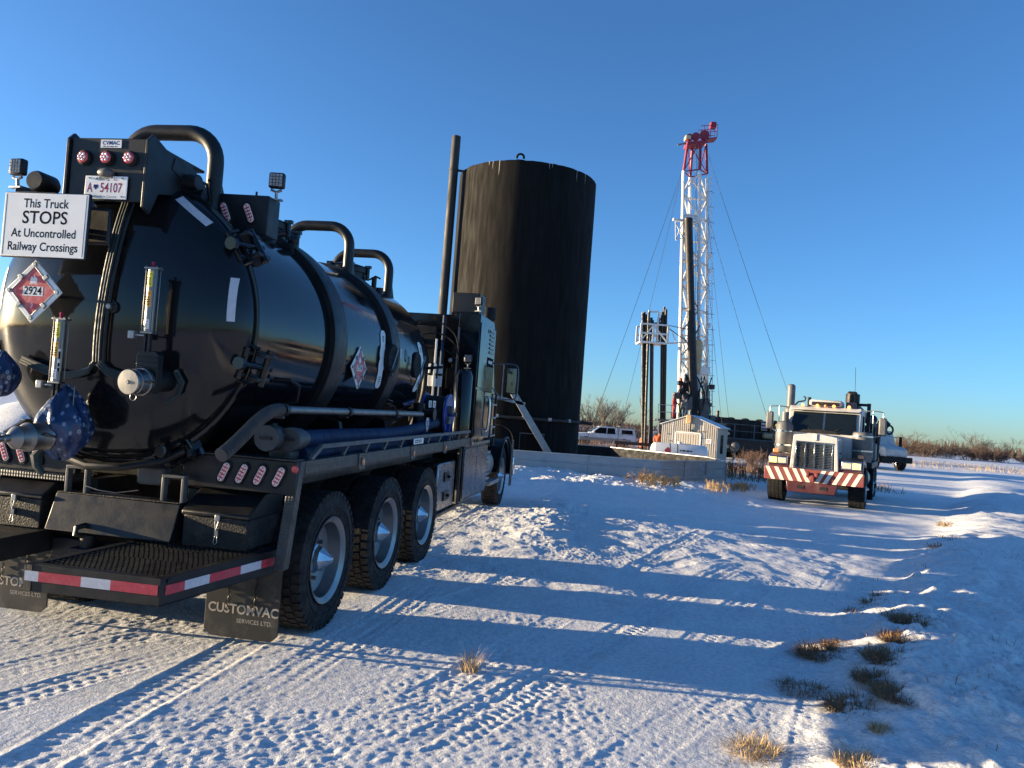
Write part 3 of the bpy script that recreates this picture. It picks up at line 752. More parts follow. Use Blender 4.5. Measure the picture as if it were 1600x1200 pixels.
# ------------------------------------------------------------------ truck: rear platforms, boxes, flaps
ZP = .715
def strip(parent, p0, p1, z0, z1, out, segs):
    """reflective tape segments on a vertical edge from p0 to p1 (x,y); out = outward offset"""
    p0 = Vector((*p0, 0)); p1 = Vector((*p1, 0)); d = p1 - p0
    nrm = Vector((out[0], out[1], 0)).normalized()
    t = 0
    for frac, c in segs:
        a = p0 + d*t + nrm*.0015; b_ = p0 + d*(t+frac) + nrm*.0015; t += frac
        vs = []
        for q in (0, .0025):
            for p, z in ((a,z0),(b_,z0),(b_,z1),(a,z1)): vs.append(p + nrm*q + Vector((0,0,z)))
        MB().add(vs, [(0,1,2,3),(7,6,5,4),(0,4,5,1),(1,5,6,2),(2,6,7,3),(3,7,4,0)]).build('reflective_tape', M['red_tape' if c == 'r' else 'silver_tape'], parent)
def platform(poly, name='rear_platform'):
    """channel frame round a grating"""
    n = len(poly); cx = sum(p[0] for p in poly)/n; cy = sum(p[1] for p in poly)/n
    m = MB()
    for i in range(n):
        a = Vector((*poly[i], 0)); b_ = Vector((*poly[(i+1) % n], 0)); d = (b_-a).normalized(); nn = Vector((-d.y, d.x, 0))
        if nn.dot(Vector((cx,cy,0))-a) < 0: nn = -nn
        vs = []
        for z in (ZP-.155, ZP):
            for p in (a, b_, b_+nn*.055-d*.0, a+nn*.055): vs.append(p + Vector((0,0,z)))
        m.add(vs, [(0,1,2,3),(7,6,5,4),(0,4,5,1),(1,5,6,2),(2,6,7,3),(3,7,4,0)])
    return m.build(name, M['black_satin'], T, 0.008)
Rp = [(.125,-1.755),(.985,-1.745),(1.175,-.62),(.20,-.62)]
pr = platform(Rp)
g = MB()
for k in range(46):
    y = -1.70 + k*.0228
    if y > -.64: break
    xr = .985 + (y+1.745)*.169 - .055; xl = .135 + (y+1.755)*.066 + .055
    g.b(xl, xr, y-.0022, y+.0022, ZP-.032, ZP-.006)
    if k % 2 == 0:
        n = int((xr-xl)/.034)
        for j in range(n):
            x = xl + (j+.5)*(xr-xl)/n
            g.b(x-.010, x+.010, y-.003, y+.012, ZP-.012, ZP-.002)
for k in range(9):
    x = .2 + k*.1; g.b(x-.003, x+.003, -1.70, -.66, ZP-.034, ZP-.012)
tag(g.build('grating', M['black_satin'], pr), kind='stuff')
strip(pr, (.135,-1.7555), (.975,-1.7455), ZP-.095, ZP-.038, (0,-1), ((.105,'w'),(.325,'r'),(.22,'w'),(.35,'r')))
strip(pr, (.992,-1.705), (1.166,-.68), ZP-.10, ZP-.045, (1,-.17), ((.145,'r'),(.20,'w'),(.28,'r'),(.20,'w'),(.175,'r')))
Lp = [(-1.175,-.62),(-1.04,-1.745),(-.52,-1.755),(-.50,-.62)]
pL = platform(Lp)
g = MB()
for k in range(44):
    y = -1.69 + k*.024
    if y > -.66: break
    g.b(-1.08, -.56, y-.0022, y+.0022, ZP-.032, ZP-.006)
tag(g.build('grating', M['black_satin'], pL), kind='stuff')
strip(pL, (-1.03,-1.7455), (-.53,-1.7555), ZP-.095, ZP-.038, (0,-1), ((.3,'r'),(.25,'w'),(.45,'r')))
# cross channel and tow hook in the gap, sloped step apron above
MB().b(-.50,.20,-.80,-.70,.52,.66).build('rear_crossmember', M['black_satin'], T, 0.008)
m = MB(); m.b(-.24,-.06,-.95,-.80,.60,.63); m.cyl((-.15,-.88,.62),(-.15,-.88,.72),.05,n=14); m.tube([(-.15,-.94,.72),(-.16,-1.0,.74),(-.17,-.98,.78),(-.15,-.92,.79),(-.13,-.86,.76)],.02,8)
m.build('tow_hook', M['black_satin'], T, 0.004)
MB().prism([(-.93,.735),(-.84,.985),(-.70,.985),(-.70,.735)], 'x', -.46, .50).build('step_apron', M['black_satin'], T, 0.006)
MB().b(-.455,.495,-.84,-.72,.987,.993).build('grip_strip', M['black_rough'], T)
# tool boxes with sloped lids
def tool_box(x0, x1):
    y0, y1 = -.86, -.38
    b_ = MB().prism([(y0,ZP+.002),(y0,.925),(y1,.925),(y1,ZP+.002)], 'x', x0, x1).build('tool_box', M['black_rough'], T, 0.006)
    MB().prism([(y0-.012,.927),(y0-.012,.955),(-.66,1.085),(y1,1.085),(y1,.927)], 'x', x0-.012, x1+.012).build('lid', M['black_satin'], b_, 0.008)
    xc = (x0+x1)/2 + .02
    lt = MB().b(xc-.018, xc+.018, y0-.018, y0-.002, .90, .945).build('latch', M['galv'], b_, 0.003)
    m = MB(); m.tube([(xc-.012,y0-.018,.90),(xc-.006,y0-.02,.87),(xc,y0-.02,.84)],.004,6); m.tube([(xc+.012,y0-.018,.90),(xc+.006,y0-.02,.87),(xc,y0-.02,.84)],.004,6)
    m.b(xc-.012,xc+.012,y0-.016,y0-.001,.80,.85); m.tube([(xc+.008,y0-.014,.80),(xc+.014,y0-.02,.76),(xc,y0-.024,.745),(xc-.014,y0-.02,.76),(xc-.008,y0-.014,.80)],.003,6)
    m.build('latch_hasp', M['galv'], lt)
tool_box(.545, 1.02); tool_box(-1.02, -.56)
# tail lamp panels
for s in (1, -1):
    xs = sorted((s*.42, s*1.27))
    tp_ = MB().b(xs[0], xs[1], -.72, -.66, 1.10, 1.335).build('tail_panel', M['black_satin'], T, 0.008)
    for k in (.74, .875, 1.01, 1.15): oval_lamp(tp_, Vector((s*k-.0, -.724, 1.222)), rad(24*s), L=.150, W=.052)
    MB().lathe([(0,.012),(.02,.01),(.028,0)], (s*1.262,-.722,1.285), (0,-1,0), 16).build('marker_light', M['red_lens'], tp_)
    # plated upper edge
    MB().b(xs[0], xs[1], -.74, -.60, 1.337, 1.347).build('diamond_plate_edge', M['plate'], T, 0.003)
    # sloped end of the wing
    MB().prism([(-.66,1.335),(-.58,1.335),(-.72,.60),(-.81,.60)], 'x', s*1.20, s*1.275).build('wing_end', M['plate'], T, 0.006) if s > 0 else MB().prism([(-.66,1.335),(-.58,1.335),(-.72,.60),(-.81,.60)], 'x', -1.275, -1.20).build('wing_end', M['plate'], T, 0.006)
# mud flaps
for s in (1, -1):
    xs = sorted((s*.63, s*1.19))
    poly = [(xs[0],.62),(xs[0],.10),(xs[0]+.05,.055),(xs[1]-.05,.055),(xs[1],.10),(xs[1],.62)]
    f_ = MB().prism(poly, 'y', -.635, -.622).build('mud_flap', M['flap'], T, 0.003)
    MB().b(xs[0],xs[1],-.645,-.61,.60,.66).build('flap_hanger', M['black_satin'], f_, 0.004)
    xc = (xs[0]+xs[1])/2
    text('CUSTOMVAC', .092, f_, (xc+.01,-.6355,.255), REAR, M['tan_ink'], sx=.96, bold=.002)
    text('SERVICES LTD.', .042, f_, (xc+.10,-.6355,.178), REAR, M['tan_ink'], sx=1.0)
    for k in (.18, .38):
        m = MB()
        for q in range(12):
            zz = .62 - q*.032; xk = xs[0]+k + .008*math.sin(q*1.7)
            m.tube([(xk+.008*math.cos(t)*(1 if q % 2 else .3), -.648+.008*math.cos(t)*(.3 if q % 2 else 1), zz+.018*math.sin(t)) for t in np.linspace(0,2*math.pi,7)[:-1]], .0035, 4, closed=True)
        m.build('safety_chain', M['black_satin'], T)
# hanger shackles above the step
for x in (-.33, .42):
    m = MB(); m.bar((x-.075,-.80,.99),(x-.075,-.80,1.16),.022,.05); m.bar((x+.075,-.80,.99),(x+.075,-.80,1.16),.022,.05); m.bar((x-.086,-.80,1.17),(x+.086,-.80,1.17),.05,.022)
    m.build('hook_shackle', M['grey_paint'], T, 0.004)
m = MB().b(.02,.24,-.66,-.56,1.07,1.20); m.build('drain_housing', M['grey_paint'], T, 0.02)
MB().tube([(-.35,-.95,1.26),(-.1,-1.02,1.215),(.15,-1.02,1.225),(.40,-.95,1.28),(.52,-.88,1.36)], .028, 10).build('door_brace', M['black_satin'], T)
MB().tube([(-.25,-.84,1.05),(-.12,-.86,1.03),(.0,-.84,1.02),(.16,-.82,1.05)], .004, 6).build('wire', M['stainless'], T)
# diamond plate between left lamps and step
MB().b(-1.2,-.42,-.76,-.60,1.05,1.095).build('diamond_plate_edge', M['plate'], T, 0.004)

# ------------------------------------------------------------------ truck: valves and fittings on the rear door
def actuator(x, y, z0, z1, r=.031, extra=False):
    o = MB().lathe([(0,z0),(r,z0),(r,z1),(0,z1)], (x,y,0), (0,0,1), 24).build('valve_cylinder', M['stainless'], T)
    m = MB(); m.b(x-r-.018,x+r+.018,y-r*.9,y+r*.9,z1,z1+.012); m.b(x-r-.01,x+r+.01,y-r*.9,y+r*.9,z0-.014,z0)
    for sx in (-1, 1):
        for sy in (-1, 1): m.cyl((x+sx*(r+.004),y+sy*r*.7,z0),(x+sx*(r+.004),y+sy*r*.7,z1+.02),.004,n=6)
    m.build('end_plates', M['stainless'], o, 0.002)
    MB().cyl((x-.005,y,z1+.01),(x-.005,y,z1+.035),.010,n=8).sphere((x-.005,y,z1+.04),.012,8,6).build('breather', M['red_ink'], o)
    def sticker(zc, hh, mt, a0, a1, rr=r+.0012):
        vs = []; n = 6
        for k in range(n+1):
            a = rad(a0 + (a1-a0)*k/n)
            for z in (zc-hh, zc+hh): vs.append((x+rr*math.sin(a), y-rr*math.cos(a), z))
        return MB().add(vs, [(2*k,2*k+2,2*k+3,2*k+1) for k in range(n)]).build('sticker', mt, o)
    sticker(z1-.065, .050, M['yellow'], -62, 32)
    text('CAUTION', .013, o, (x-.008,y-r-.0016,z1-.035), REAR, M['ink'], sx=.9, ext=0)
    print_lines(o, (x-.008,y-r-.0016,z1-.078), REAR, .040, .05, 4, M['ink'])
    sticker(z1-.19, .052, M['orange'], -62, 32)
    text('CAUTION', .013, o, (x-.008,y-r-.0016,z1-.155), REAR, M['ink'], sx=.85, ext=0)
    print_lines(o, (x-.008,y-r-.0016,z1-.202), REAR, .042, .06, 4, M['ink'])
    sticker(z0+.045, .030, M['sign_white'], -62, 32)
    text('DANGER', .012, o, (x-.008,y-r-.0016,z0+.062), REAR, M['red_ink'], sx=.9, ext=0)
    print_lines(o, (x-.008,y-r-.0016,z0+.036), REAR, .040, .028, 3, M['ink'])
    if extra:
        sticker((z0+z1)/2-.06, .07, M['sign_white'], 30, 75)
        sticker((z0+z1)/2-.03, .024, M['ink'], 36, 69, r+.002); sticker((z0+z1)/2-.09, .012, M['ink'], 36, 69, r+.002); sticker((z0+z1)/2-.12, .012, M['ink'], 36, 69, r+.002)
    # stem
    m = MB(); m.b(x-.022,x-.008,y-.012,y+.012,z0-.13,z0-.01); m.b(x+.008,x+.022,y-.012,y+.012,z0-.13,z0-.01); m.cyl((x,y,z0-.13),(x,y,z0),.006,n=6)
    m.build('yoke', M['black_satin'], o)
    MB().b(x-.13,x-.09,y-.02,y+.02,z0-.05,z0+.0).cyl((x-.10,y,z0-.025),(x-.02,y,z0-.025),.008,n=6).build('limit_switch', M['galv'], o, 0.004)
    return o
actuator(.485, -1.325, 2.13, 2.525)
actuator(-.085, -1.385, 1.775, 2.165, extra=True)
# right valve: knife gate body, cap
m = MB(); m.prism([(.42,1.80),(.42,1.985),(.445,2.01),(.545,2.01),(.57,1.985),(.57,1.80),(.545,1.74),(.445,1.74)], 'y', -1.33, -1.27)
for k in range(3): m.b(.425,.565,-1.338,-1.33,1.90+k*.03,1.915+k*.03)
m.build('gate_valve', M['black_satin'], T, 0.005)
MB().cyl((.495,-1.30,1.815),(.495,-1.10,1.83),.075,n=20).build('valve_neck', M['black_satin'], T)
cp = MB().lathe([(.082,.0),(.088,.01),(.088,.035),(.080,.04),(.080,.10),(.072,.105),(.072,.115),(.08,.12),(.08,.135),(.075,.142),(.012,.144),(.010,.15),(0,.15)], (.495,-1.335,1.812), (-.10,-1,-.05), 32).build('hose_cap', M['stainless'], T)
m = MB()
for s in (-1, 1): m.tube([(.495+s*.088,-1.37,1.812),(.495+s*.10,-1.41,1.815),(.495+s*.095,-1.45,1.83)], .008, 6)
m.build('cam_lever', M['stainless'], cp)
MB().tube([(.50+.022*math.cos(t),-1.44,1.715+.022*math.sin(t)) for t in np.linspace(0,2*math.pi,13)[:-1]], .003, 6, closed=True).build('pull_ring', M['stainless'], cp)
# left valve under knotted plastic wrap, with reducer and plug pointing at the viewer
def lump(c, rx, ry, rz, seed, n=84, m_=48):
    rr = random.Random(seed); ph = [(rr.uniform(0,6.28), rr.uniform(0,6.28), rr.choice((2,3,4,5)), rr.choice((1,2,3))) for _ in range(8)]
    fo = [(rr.uniform(0,6.28), rr.choice((5,7,8,11,13)), rr.uniform(-4,4), rr.uniform(.012,.034)) for _ in range(7)]
    vs, fs = [], []
    for i in range(m_+1):
        th = math.pi*i/m_
        for k in range(n):
            a = 2*math.pi*k/n
            w = 1 + sum(.030*math.sin(p[2]*a+p[0])*math.sin(p[3]*th+p[1]) for p in ph)
            for q0, q1, q2, q3 in fo: w += q3*(1 - 2*abs(math.sin(.5*(q1*a + q2*th + q0 + 1.2*math.sin(3*th+q0)))))   # sharp creases
            up = math.cos(th); s = math.sin(th)
            taper = 1.0 - .55*max(0, up)**1.1
            vs.append((c[0]+rx*w*s*taper*math.cos(a), c[1]+ry*w*s*taper*math.sin(a), c[2]+rz*up*(1+.4*(w-1))))
    for i in range(m_):
        for k in range(n): fs.append((i*n+k,(i+1)*n+k,(i+1)*n+(k+1)%n,i*n+(k+1)%n))
    return MB().add(vs, fs)
def p_noise(a, b_): return 1.3*math.sin(2.3*a+1.1)+.9*math.sin(3.1*b_)
wr = lump((-.055,-1.325,1.515), .185, .16, .235, 3).build('plastic_wrap', M['wrap'], T, ang=60)
MB().tube([(-.15,-1.37,1.34),(-.17,-1.40,1.29),(-.155,-1.40,1.23),(-.12,-1.385,1.18)], [.03,.035,.028,.018], 8).build('wrap_tail', M['teal'], wr)
plug = MB().lathe([(r_*.80, h_*.85) for r_, h_ in [(.11,.0),(.112,.04),(.105,.05),(.105,.16),(.112,.165),(.112,.185),(.098,.20),(.088,.22),(.088,.27),(.075,.285),(.052,.31),(.032,.325),(.032,.36),(.024,.37),(.024,.41),(.016,.415),(.016,.44),(0,.44)]], (-.07,-1.42,1.43), (-.16,-1,-.04), 36).build('reducer_plug', M['stainless'], T)
m = MB()
for s in (-1, 1): m.tube([(-.08+s*.092,-1.46,1.43),(-.085+s*.10,-1.51,1.44),(-.09+s*.095,-1.55,1.455)], .009, 6)
m.build('cam_lever', M['stainless'], plug)
MB().tube([(.03,-1.36,1.75),(.045,-1.38,1.62),(.065,-1.40,1.50)], .005, 6).build('wire', M['stainless'], T)
# far-left wrapped valve
wl2 = lump((-.60,-1.26,1.80), .12, .12, .15, 9).build('plastic_wrap', M['wrap'], T, ang=60)
# conduits and teal sleeves over the door
def bundle(path, offs, r=.013):
    for dx in offs: MB().tube([(p[0]+dx*p[3], p[1], p[2]+dx*(1-p[3])) for p in path], r, 8).build('wire_sleeve', M['teal'], T)
trunk = [(*on_door(.075+.035*(t-.0)*0 + .02*math.cos(3*t), 3.0-1.08*t, .03), 1.0) for t in np.linspace(0, 1, 12)]
bundle(trunk, (-.020, .0, .020), .012)
MB().tube([(p[0]+.045, p[1]+.005, p[2]) for p in trunk], .012, 8).build('conduit', M['black_satin'], T)
e0 = trunk[-1]
lb = [(e0[0]-.02,e0[1],e0[2],.5)] + [(*on_door(x, z, .03), .3) for x, z in ((.0,1.865),(-.08,1.835),(-.18,1.82),(-.32,1.845),(-.45,1.88),(-.55,1.91))]
bundle(lb, (-.03, -.008, .016))
rb = [(e0[0]+.02,e0[1],e0[2],.5)] + [(*on_door(x, z, .03), .3) for x, z in ((.13,1.87),(.2,1.85),(.30,1.835),(.40,1.81))]
bundle(rb, (-.03, -.008, .016))
bundle([(*on_door(.58,1.90,.03),.6),(*on_door(.625,1.82,.04),.6),(*on_door(.60,1.74,.05),.6),(*on_door(.54,1.69,.06),.6)], (-.018, .01))
MB().lathe([(0,-.03),(.025,-.03),(.03,-.02),(.042,-.018),(.045,0),(0,0)], on_door(.125,2.285,.0), (0,1,0), 20).build('sensor_boss', M['black_satin'], T)
m = MB().cyl(on_door(.125,2.285,.028), on_door(.125,2.285,.05), .018, n=6); m.build('boss_bolt', M['galv'], T)

# hazard placards: thick holder, diamond face, numbers
def placard(c, rot, s=1.0):
    h = empty_part = MB()
    q = .205*s
    poly = [(0,-q),(q,0),(0,q),(-q,0)]
    h.prism(poly, 'y', 0, .012)
    o = h.build('placard_holder', M['placard_white'], T, 0.008, seg=3); o.location = c; o.rotation_euler = rot
    i = .150*s
    f_ = MB().prism([(0,-i),(i,0),(0,i),(-i,0)], 'y', -.003, .0).build('placard_face', M['placard_red'], o)
    m = MB()
    for a in range(4):
        M4 = Matrix.Rotation(a*math.pi/2 + math.pi/4, 4, 'Y')
        m.b(-.106*s*1.04, .106*s*1.04, -.006, .0, .1085*s, .1155*s, M4)
        m.b(-.012*s, .012*s, -.016, .0, .108*s, .142*s, M4)
        M5 = Matrix.Rotation(a*math.pi/2, 4, 'Y')
        m.cyl(M5 @ Vector((0,0,.172*s)), M5 @ Vector((0,-.012,.172*s)), .014*s, n=10)
    m.build('placard_clips', M['galv'], o, 0.002)
    MB().b(-.072*s,.072*s,-.0036,-.003,-.030*s,.030*s).build('number_panel', M['placard_white'], o)
    text('2924', .072*s, o, (0,-.0040,0), REAR, M['ink'], sx=.88, bold=.0012)
    text('3', .040*s, o, (0,-.0034,-.093*s), REAR, M['placard_white'])
    MB().prism([(-.022*s,.052*s),(.022*s,.052*s),(.026*s,.075*s),(.018*s,.09*s),(.014*s,.078*s),(.004*s,.108*s),(-.006*s,.082*s),(-.015*s,.095*s),(-.025*s,.075*s)], 'y', -.0035, -.003).b(-.03*s,.03*s,-.0035,-.003,.044*s,.048*s).build('flame_symbol', M['placard_white'], o)
    return o
po = placard((-.385,-1.30,2.35), (0,0,0), 1.03)
MB().bar((-.385,-1.29,2.35),(-.385,-1.12,2.35),.02).build('placard_stem', M['black_satin'], T)
pa = math.asin((2.08-ZC)/RT)
sp = placard((RT*math.cos(pa)+.03, 1.16, 2.08), (0, 0, rad(90)), 1.0)
sp.rotation_euler = (0, 0, rad(90))
# dark square shade plate behind the side placard's ring side is a shadow in the photo; reflective tapes on door
def door_tape(x0, z0, x1, z1, w=.045):
    n = 8; vs = []
    d = Vector((x1-x0, z1-z0)).normalized(); nn = Vector((-d.y, d.x))*w/2
    for k in range(n+1):
        x = x0+(x1-x0)*k/n; z = z0+(z1-z0)*k/n
        for s in (-1, 1): vs.append(on_door(x+nn.x*s, z+nn.y*s, .003))
    MB().add(vs, [(2*k,2*k+1,2*k+3,2*k+2) for k in range(n)]).build('reflective_tape', M['silver_tape'], T)
door_tape(.395, 3.075, .64, 2.90); door_tape(.862, 2.545, .872, 2.25); door_tape(-.395, 3.075, -.64, 2.90); door_tape(-.862, 2.545, -.872, 2.25)
# ------------------------------------------------------------------ truck: right side, hoses, cabinet, cab
for s in (1, -1):
    xs = sorted((s*1.21, s*1.275))
    rl = MB().b(xs[0], xs[1], -.58, 5.02, 1.235, 1.335).build('side_rail', M['plate'], T, 0.006)
    for y in (.55, 2.06, 3.42, 4.95):
        MB().prism([(y-.09,1.335),(y+.09,1.335),(y+.09,1.235),(y+.055,1.195),(y-.055,1.195),(y-.09,1.235)], 'x', s*1.276, s*1.284).build('lamp_tab', M['plate'], rl) if s > 0 else None
        MB().sphere((s*1.29, y, 1.262), .026, 12, 8, sx=.5, sz=1.25).build('side_marker_light', M['amber'], rl)
    # wing underside
    MB().b(*sorted((s*.50, s*1.21)), -.60, 4.6, 1.20, 1.225).build('wing_deck', M['black_satin'], T)
    # hose rack
    rk = MB().bar((s*1.255,-.30,1.425),(s*1.255,4.85,1.425),.035,.035).build('hose_rack', M['grey_paint'], T, 0.004)
    m = MB(); m.bar((s*1.255,-.47,1.335),(s*1.255,-.28,1.425),.03); m.build('rack_bar', M['grey_paint'], rk)
    for k in range(10):
        y = .25 + k*.50
        MB().bar((s*1.255,y-.10,1.335),(s*1.255,y,1.42),.026).build('rack_bar', M['grey_paint'], rk)
# spare emblem card on the rack
cd = box('notice_card', M['sign_white'], T, 1.277, 1.281, 2.05, 2.42, 1.35, 1.41, 0.002)
print_lines(cd, (1.2815, 2.235, 1.38), SIDE, .28, .04, 2, M['ink'])
def ribbed(path, r, rib=.004, pitch=.022, n=12):
    P = [Vector(p) for p in path]
    # resample
    L_ = [0]
    for i in range(1, len(P)): L_.append(L_[-1] + (P[i]-P[i-1]).length)
    m = max(8, int(L_[-1]/pitch*4)); out = []; rs = []
    j = 0
    for k in range(m+1):
        d = L_[-1]*k/m
        while j < len(P)-2 and L_[j+1] < d: j += 1
        t = (d - L_[j])/max(1e-6, L_[j+1]-L_[j]); out.append(P[j].lerp(P[j+1], t)); rs.append(r + rib*(1 if k % 4 in (1, 2) else -1))
    return MB().tube(out, rs, n)
def smooth(pts, it=3):
    P = [Vector(p) for p in pts]
    for _ in range(it):
        Q = [P[0]]
        for a, b_ in zip(P[:-1], P[1:]): Q += [a.lerp(b_, .25), a.lerp(b_, .75)]
        Q.append(P[-1]); P = Q
    return P
ribbed(smooth([(1.13,-.46,1.475),(1.12,.6,1.47),(1.13,1.8,1.455),(1.10,2.8,1.49),(1.06,3.7,1.56),(1.0,4.3,1.50)]), .062, .003, .03).build('suction_hose', M['hose_blue'], T)
ribbed([(1.12,-.35,1.365),(1.13,1.5,1.36),(1.12,3.2,1.36),(1.11,4.4,1.37)], .058, .003, .03).build('suction_hose', M['hose_blue'], T)
ribbed([(1.0,-.30,1.37),(1.0,1.5,1.365),(1.0,4.4,1.37)], .055, .003, .03).build('suction_hose', M['hose_blue'], T)
# hose end couplings
for (x, y, z, r) in ((1.14,-.50,1.475,.085),(1.03,-.62,1.48,.09),(1.06,-.46,1.36,.08)):
    c = MB().lathe([(0,-.10),(r,-.10),(r*1.04,-.085),(r*1.04,-.02),(r*.94,-.01),(r*.94,.06),(r*.72,.08),(r*.72,.14)], (x,y,z), YA, 24).build('hose_coupling', M['hose_grey'], T)
    MB().bar((x-r*.5,y-.107,z),(x+r*.5,y-.107,z),.014,.02).build('coupling_lug', M['black_satin'], c)
# polished rail pipe with corrugated flexible end
pp = MB().tube([(1.10,-.74,1.685),(1.10,2.9,1.655)], .030, 16).build('hand_rail_pipe', M['stainless'], T)
for y in (-.62, .6, 1.9): MB().lathe([(.03,-.025),(.042,-.025),(.042,.025),(.03,.025)], (1.10,y,1.683-.0082*(y+.74)), YA, 16).b(1.02,1.10,y-.015,y+.015,1.62,1.67).build('pipe_clamp', M['black_satin'], pp)
ribbed(smooth([(1.10,-.68,1.685),(1.10,-.80,1.68),(1.10,-.98,1.62),(1.10,-1.16,1.52),(1.09,-1.30,1.44),(1.08,-1.38,1.40)]), .040, .0055, .02, 14).build('flex_hose', M['hose_grey'], T)
# side man-ports with white bow brackets, letter
def side_pt(z, y, off=0): return (math.sqrt(max(0, RT**2-(z-ZC)**2))+off, y, z)
for y in (2.02, 3.08):
    pt = MB().lathe([(0,.018),(.13,.018),(.145,.022),(.155,.012),(.155,-.1)], (RT+(.045 if y < 2.5 else -.005), y, 2.23), (1,0,0), 32).build('sight_port', M['rubber'], T)
    m = MB(); m.tube([(RT+.075,y-.07,2.12),(RT+.085,y+.06,2.34)], .011, 6); m.build('port_lever', M['stainless'], pt)
    vs, fs = [], []
    yo = -.20 if y < 2.5 else .19
    n = 20
    for k in range(n+1):
        t = -1+2*k/n; z = 2.21+.30*t
        w = .062 + .030*abs(math.sin(2.2*math.pi*t))*(1-abs(t)) + .012*(abs(t) > .75)
        yy = y + yo*(1-.35*t*t)
        for s in (-1, 1): vs.append(side_pt(z, yy+s*w*(1-.75*max(0, abs(t)-.9)*10*.6), .006))
    MB().add(vs, [(2*k,2*k+1,2*k+3,2*k+2) for k in range(n)]).build('bow_decal', M['placard_white'], pt)
    for zz in (2.42, 2.0):
        print_lines(pt, side_pt(zz, y+yo*.83, .012), (rad(90 + (10 if zz < 2.2 else -11)), 0, rad(90)), .05, .07, 3, M['ink'])
    MB().tube([(RT+.05,y+.05,2.12),(RT+.05,y+.02,2.06),(RT+.02,y+.08,2.04),(RT+.0,y+.11,1.92),(RT-.06,y+.28,1.80),(RT-.08,y+.52,1.78)], .006, 6).build('lanyard', M['stainless'], pt)
lt = text('e', .30, T, side_pt(2.33, 2.66, .004), (rad(84), 0, rad(90)), M['navy_letter'] if 'navy_letter' in M else M['ink'], name='tank_lettering', sx=.75, bold=.004)
box('bow_tape', M['silver_tape'], T, RT+.052, RT+.055, 2.26, 2.30, 2.25, 2.36, 0)
# valve gear under the tank front, shield badge, spray bar
m = MB(); m.cyl((.95,3.30,1.78),(.95,3.30,1.50),.07,n=14); m.cyl((.80,3.30,1.66),(1.12,3.30,1.66),.05,n=12); m.cyl((1.12,3.30,1.66),(1.15,3.30,1.66),.08,n=14)
m.build('belly_valve', M['black_satin'], T, 0.004)
m = MB(); m.cyl((.9,3.62,2.22),(1.12,3.64,2.25),.018,n=8); m.cyl((1.05,3.62,2.10),(1.05,3.66,2.38),.014,n=8); m.cyl((.98,3.63,2.16),(.98,3.65,2.30),.02,n=8)
m.build('spray_nozzle', M['black_satin'], T)
bd = MB().prism([(2.90,1.62),(2.98,1.62),(3.0,1.55),(2.975,1.49),(2.94,1.46),(2.905,1.49),(2.88,1.55)], 'x', 1.16, 1.17).build('shield_badge', M['silver_tape'], T)
print_lines(bd, (1.171, 2.94, 1.55), SIDE, .07, .08, 3, M['ink'])
for y in (2.95, 3.14): 
    c = box('caution_tag', M['placard_white'], T, 1.16, 1.165, y, y+.12, 1.74, 1.82, 0.003)
    print_lines(c, (1.1658, y+.06, 1.78), SIDE, .10, .06, 4, M['ink'])
# hose reel: two discs, drum, frame
rc = (1.02, 3.92, 1.655)
rl = MB().lathe([(0,.0),(.06,.0),(.07,.012),(.24,.016),(.25,.024),(.262,.022),(.265,.0),(.255,-.012),(.07,-.006),(0,-.006)], (1.16,rc[1],rc[2]), (1,0,0), 48).build('hose_reel', M['reel_blue'], T)
MB().lathe([(.265,.0),(.262,.02),(.25,.02),(.07,.01),(0,.01)], (.86,rc[1],rc[2]), (1,0,0), 48).build('reel_flange', M['reel_blue'], rl)
m = MB()
for k in range(9): m.lathe([(.225+.012*math.cos(t), .016*math.sin(t)) for t in np.linspace(0,2*math.pi,9)], (.885+k*.032,rc[1],rc[2]), (1,0,0), 32)
m.build('wound_hose', M['rubber'], rl)
m = MB(); m.bar((1.19,rc[1],rc[2]),(1.19,rc[1]+.12,1.35),.05,.02); m.bar((1.19,rc[1],rc[2]),(1.19,rc[1]-.12,1.35),.05,.02); m.cyl((.84,rc[1],rc[2]),(1.21,rc[1],rc[2]),.035,n=12)
m.build('reel_stand', M['reel_blue'], rl)
m = MB(); m.cyl((1.17,3.86,1.72),(1.24,3.86,1.72),.05,n=10); m.cyl((1.17,3.80,1.60),(1.22,3.80,1.60),.04,n=10); m.b(1.18,1.22,3.74,3.90,1.54,1.58); m.cyl((1.19,3.97,1.66),(1.26,3.97,1.66),.028,n=8)
m.build('reel_motor', M['grey_paint'], rl)
# equipment cabinet behind the cab
cb = MB().prism([(5.08,1.29),(6.30,1.29),(6.30,2.94),(6.12,3.12),(5.08,3.12)], 'x', .93, 1.25).build('equipment_cabinet', M['black_gloss'], T, 0.012)
MB().b(-1.25,.925,5.12,6.28,1.29,3.09).build('pump_housing', M['black_gloss'], T, 0.01)
for (y0, y1, z0, z1) in ((5.12,6.26,2.06,3.0),(5.12,5.66,1.34,2.03),(5.70,6.26,1.34,2.03)):
    d = MB().b(1.251,1.262,y0,y1,z0,z1).build('cabinet_door', M['black_gloss'], T, 0.006)
lv = None
for k in range(6): MB().prism([(2.62+k*.06,0),(2.655+k*.06,.018),(2.655+k*.06,0)], 'y', 5.86, 6.18) if False else MB().b(1.262,1.275,5.80,6.14,2.60+k*.065,2.635+k*.065).build('louvre', M['stainless'], T, 0.004)
lb_ = box('name_plate', M['ink'], T, 1.262, 1.267, 5.70, 6.16, 2.40, 2.54, 0.003)
print_lines(lb_, (1.268,5.93,2.47), SIDE, .34, .08, 1, M['placard_white'])
MB().tube(smooth([(1.262,5.90,1.93),(1.31,5.90,1.92),(1.315,5.90,1.70),(1.31,5.90,1.43),(1.262,5.90,1.42)]), .022, 12).build('grab_bar', M['chrome'], T)
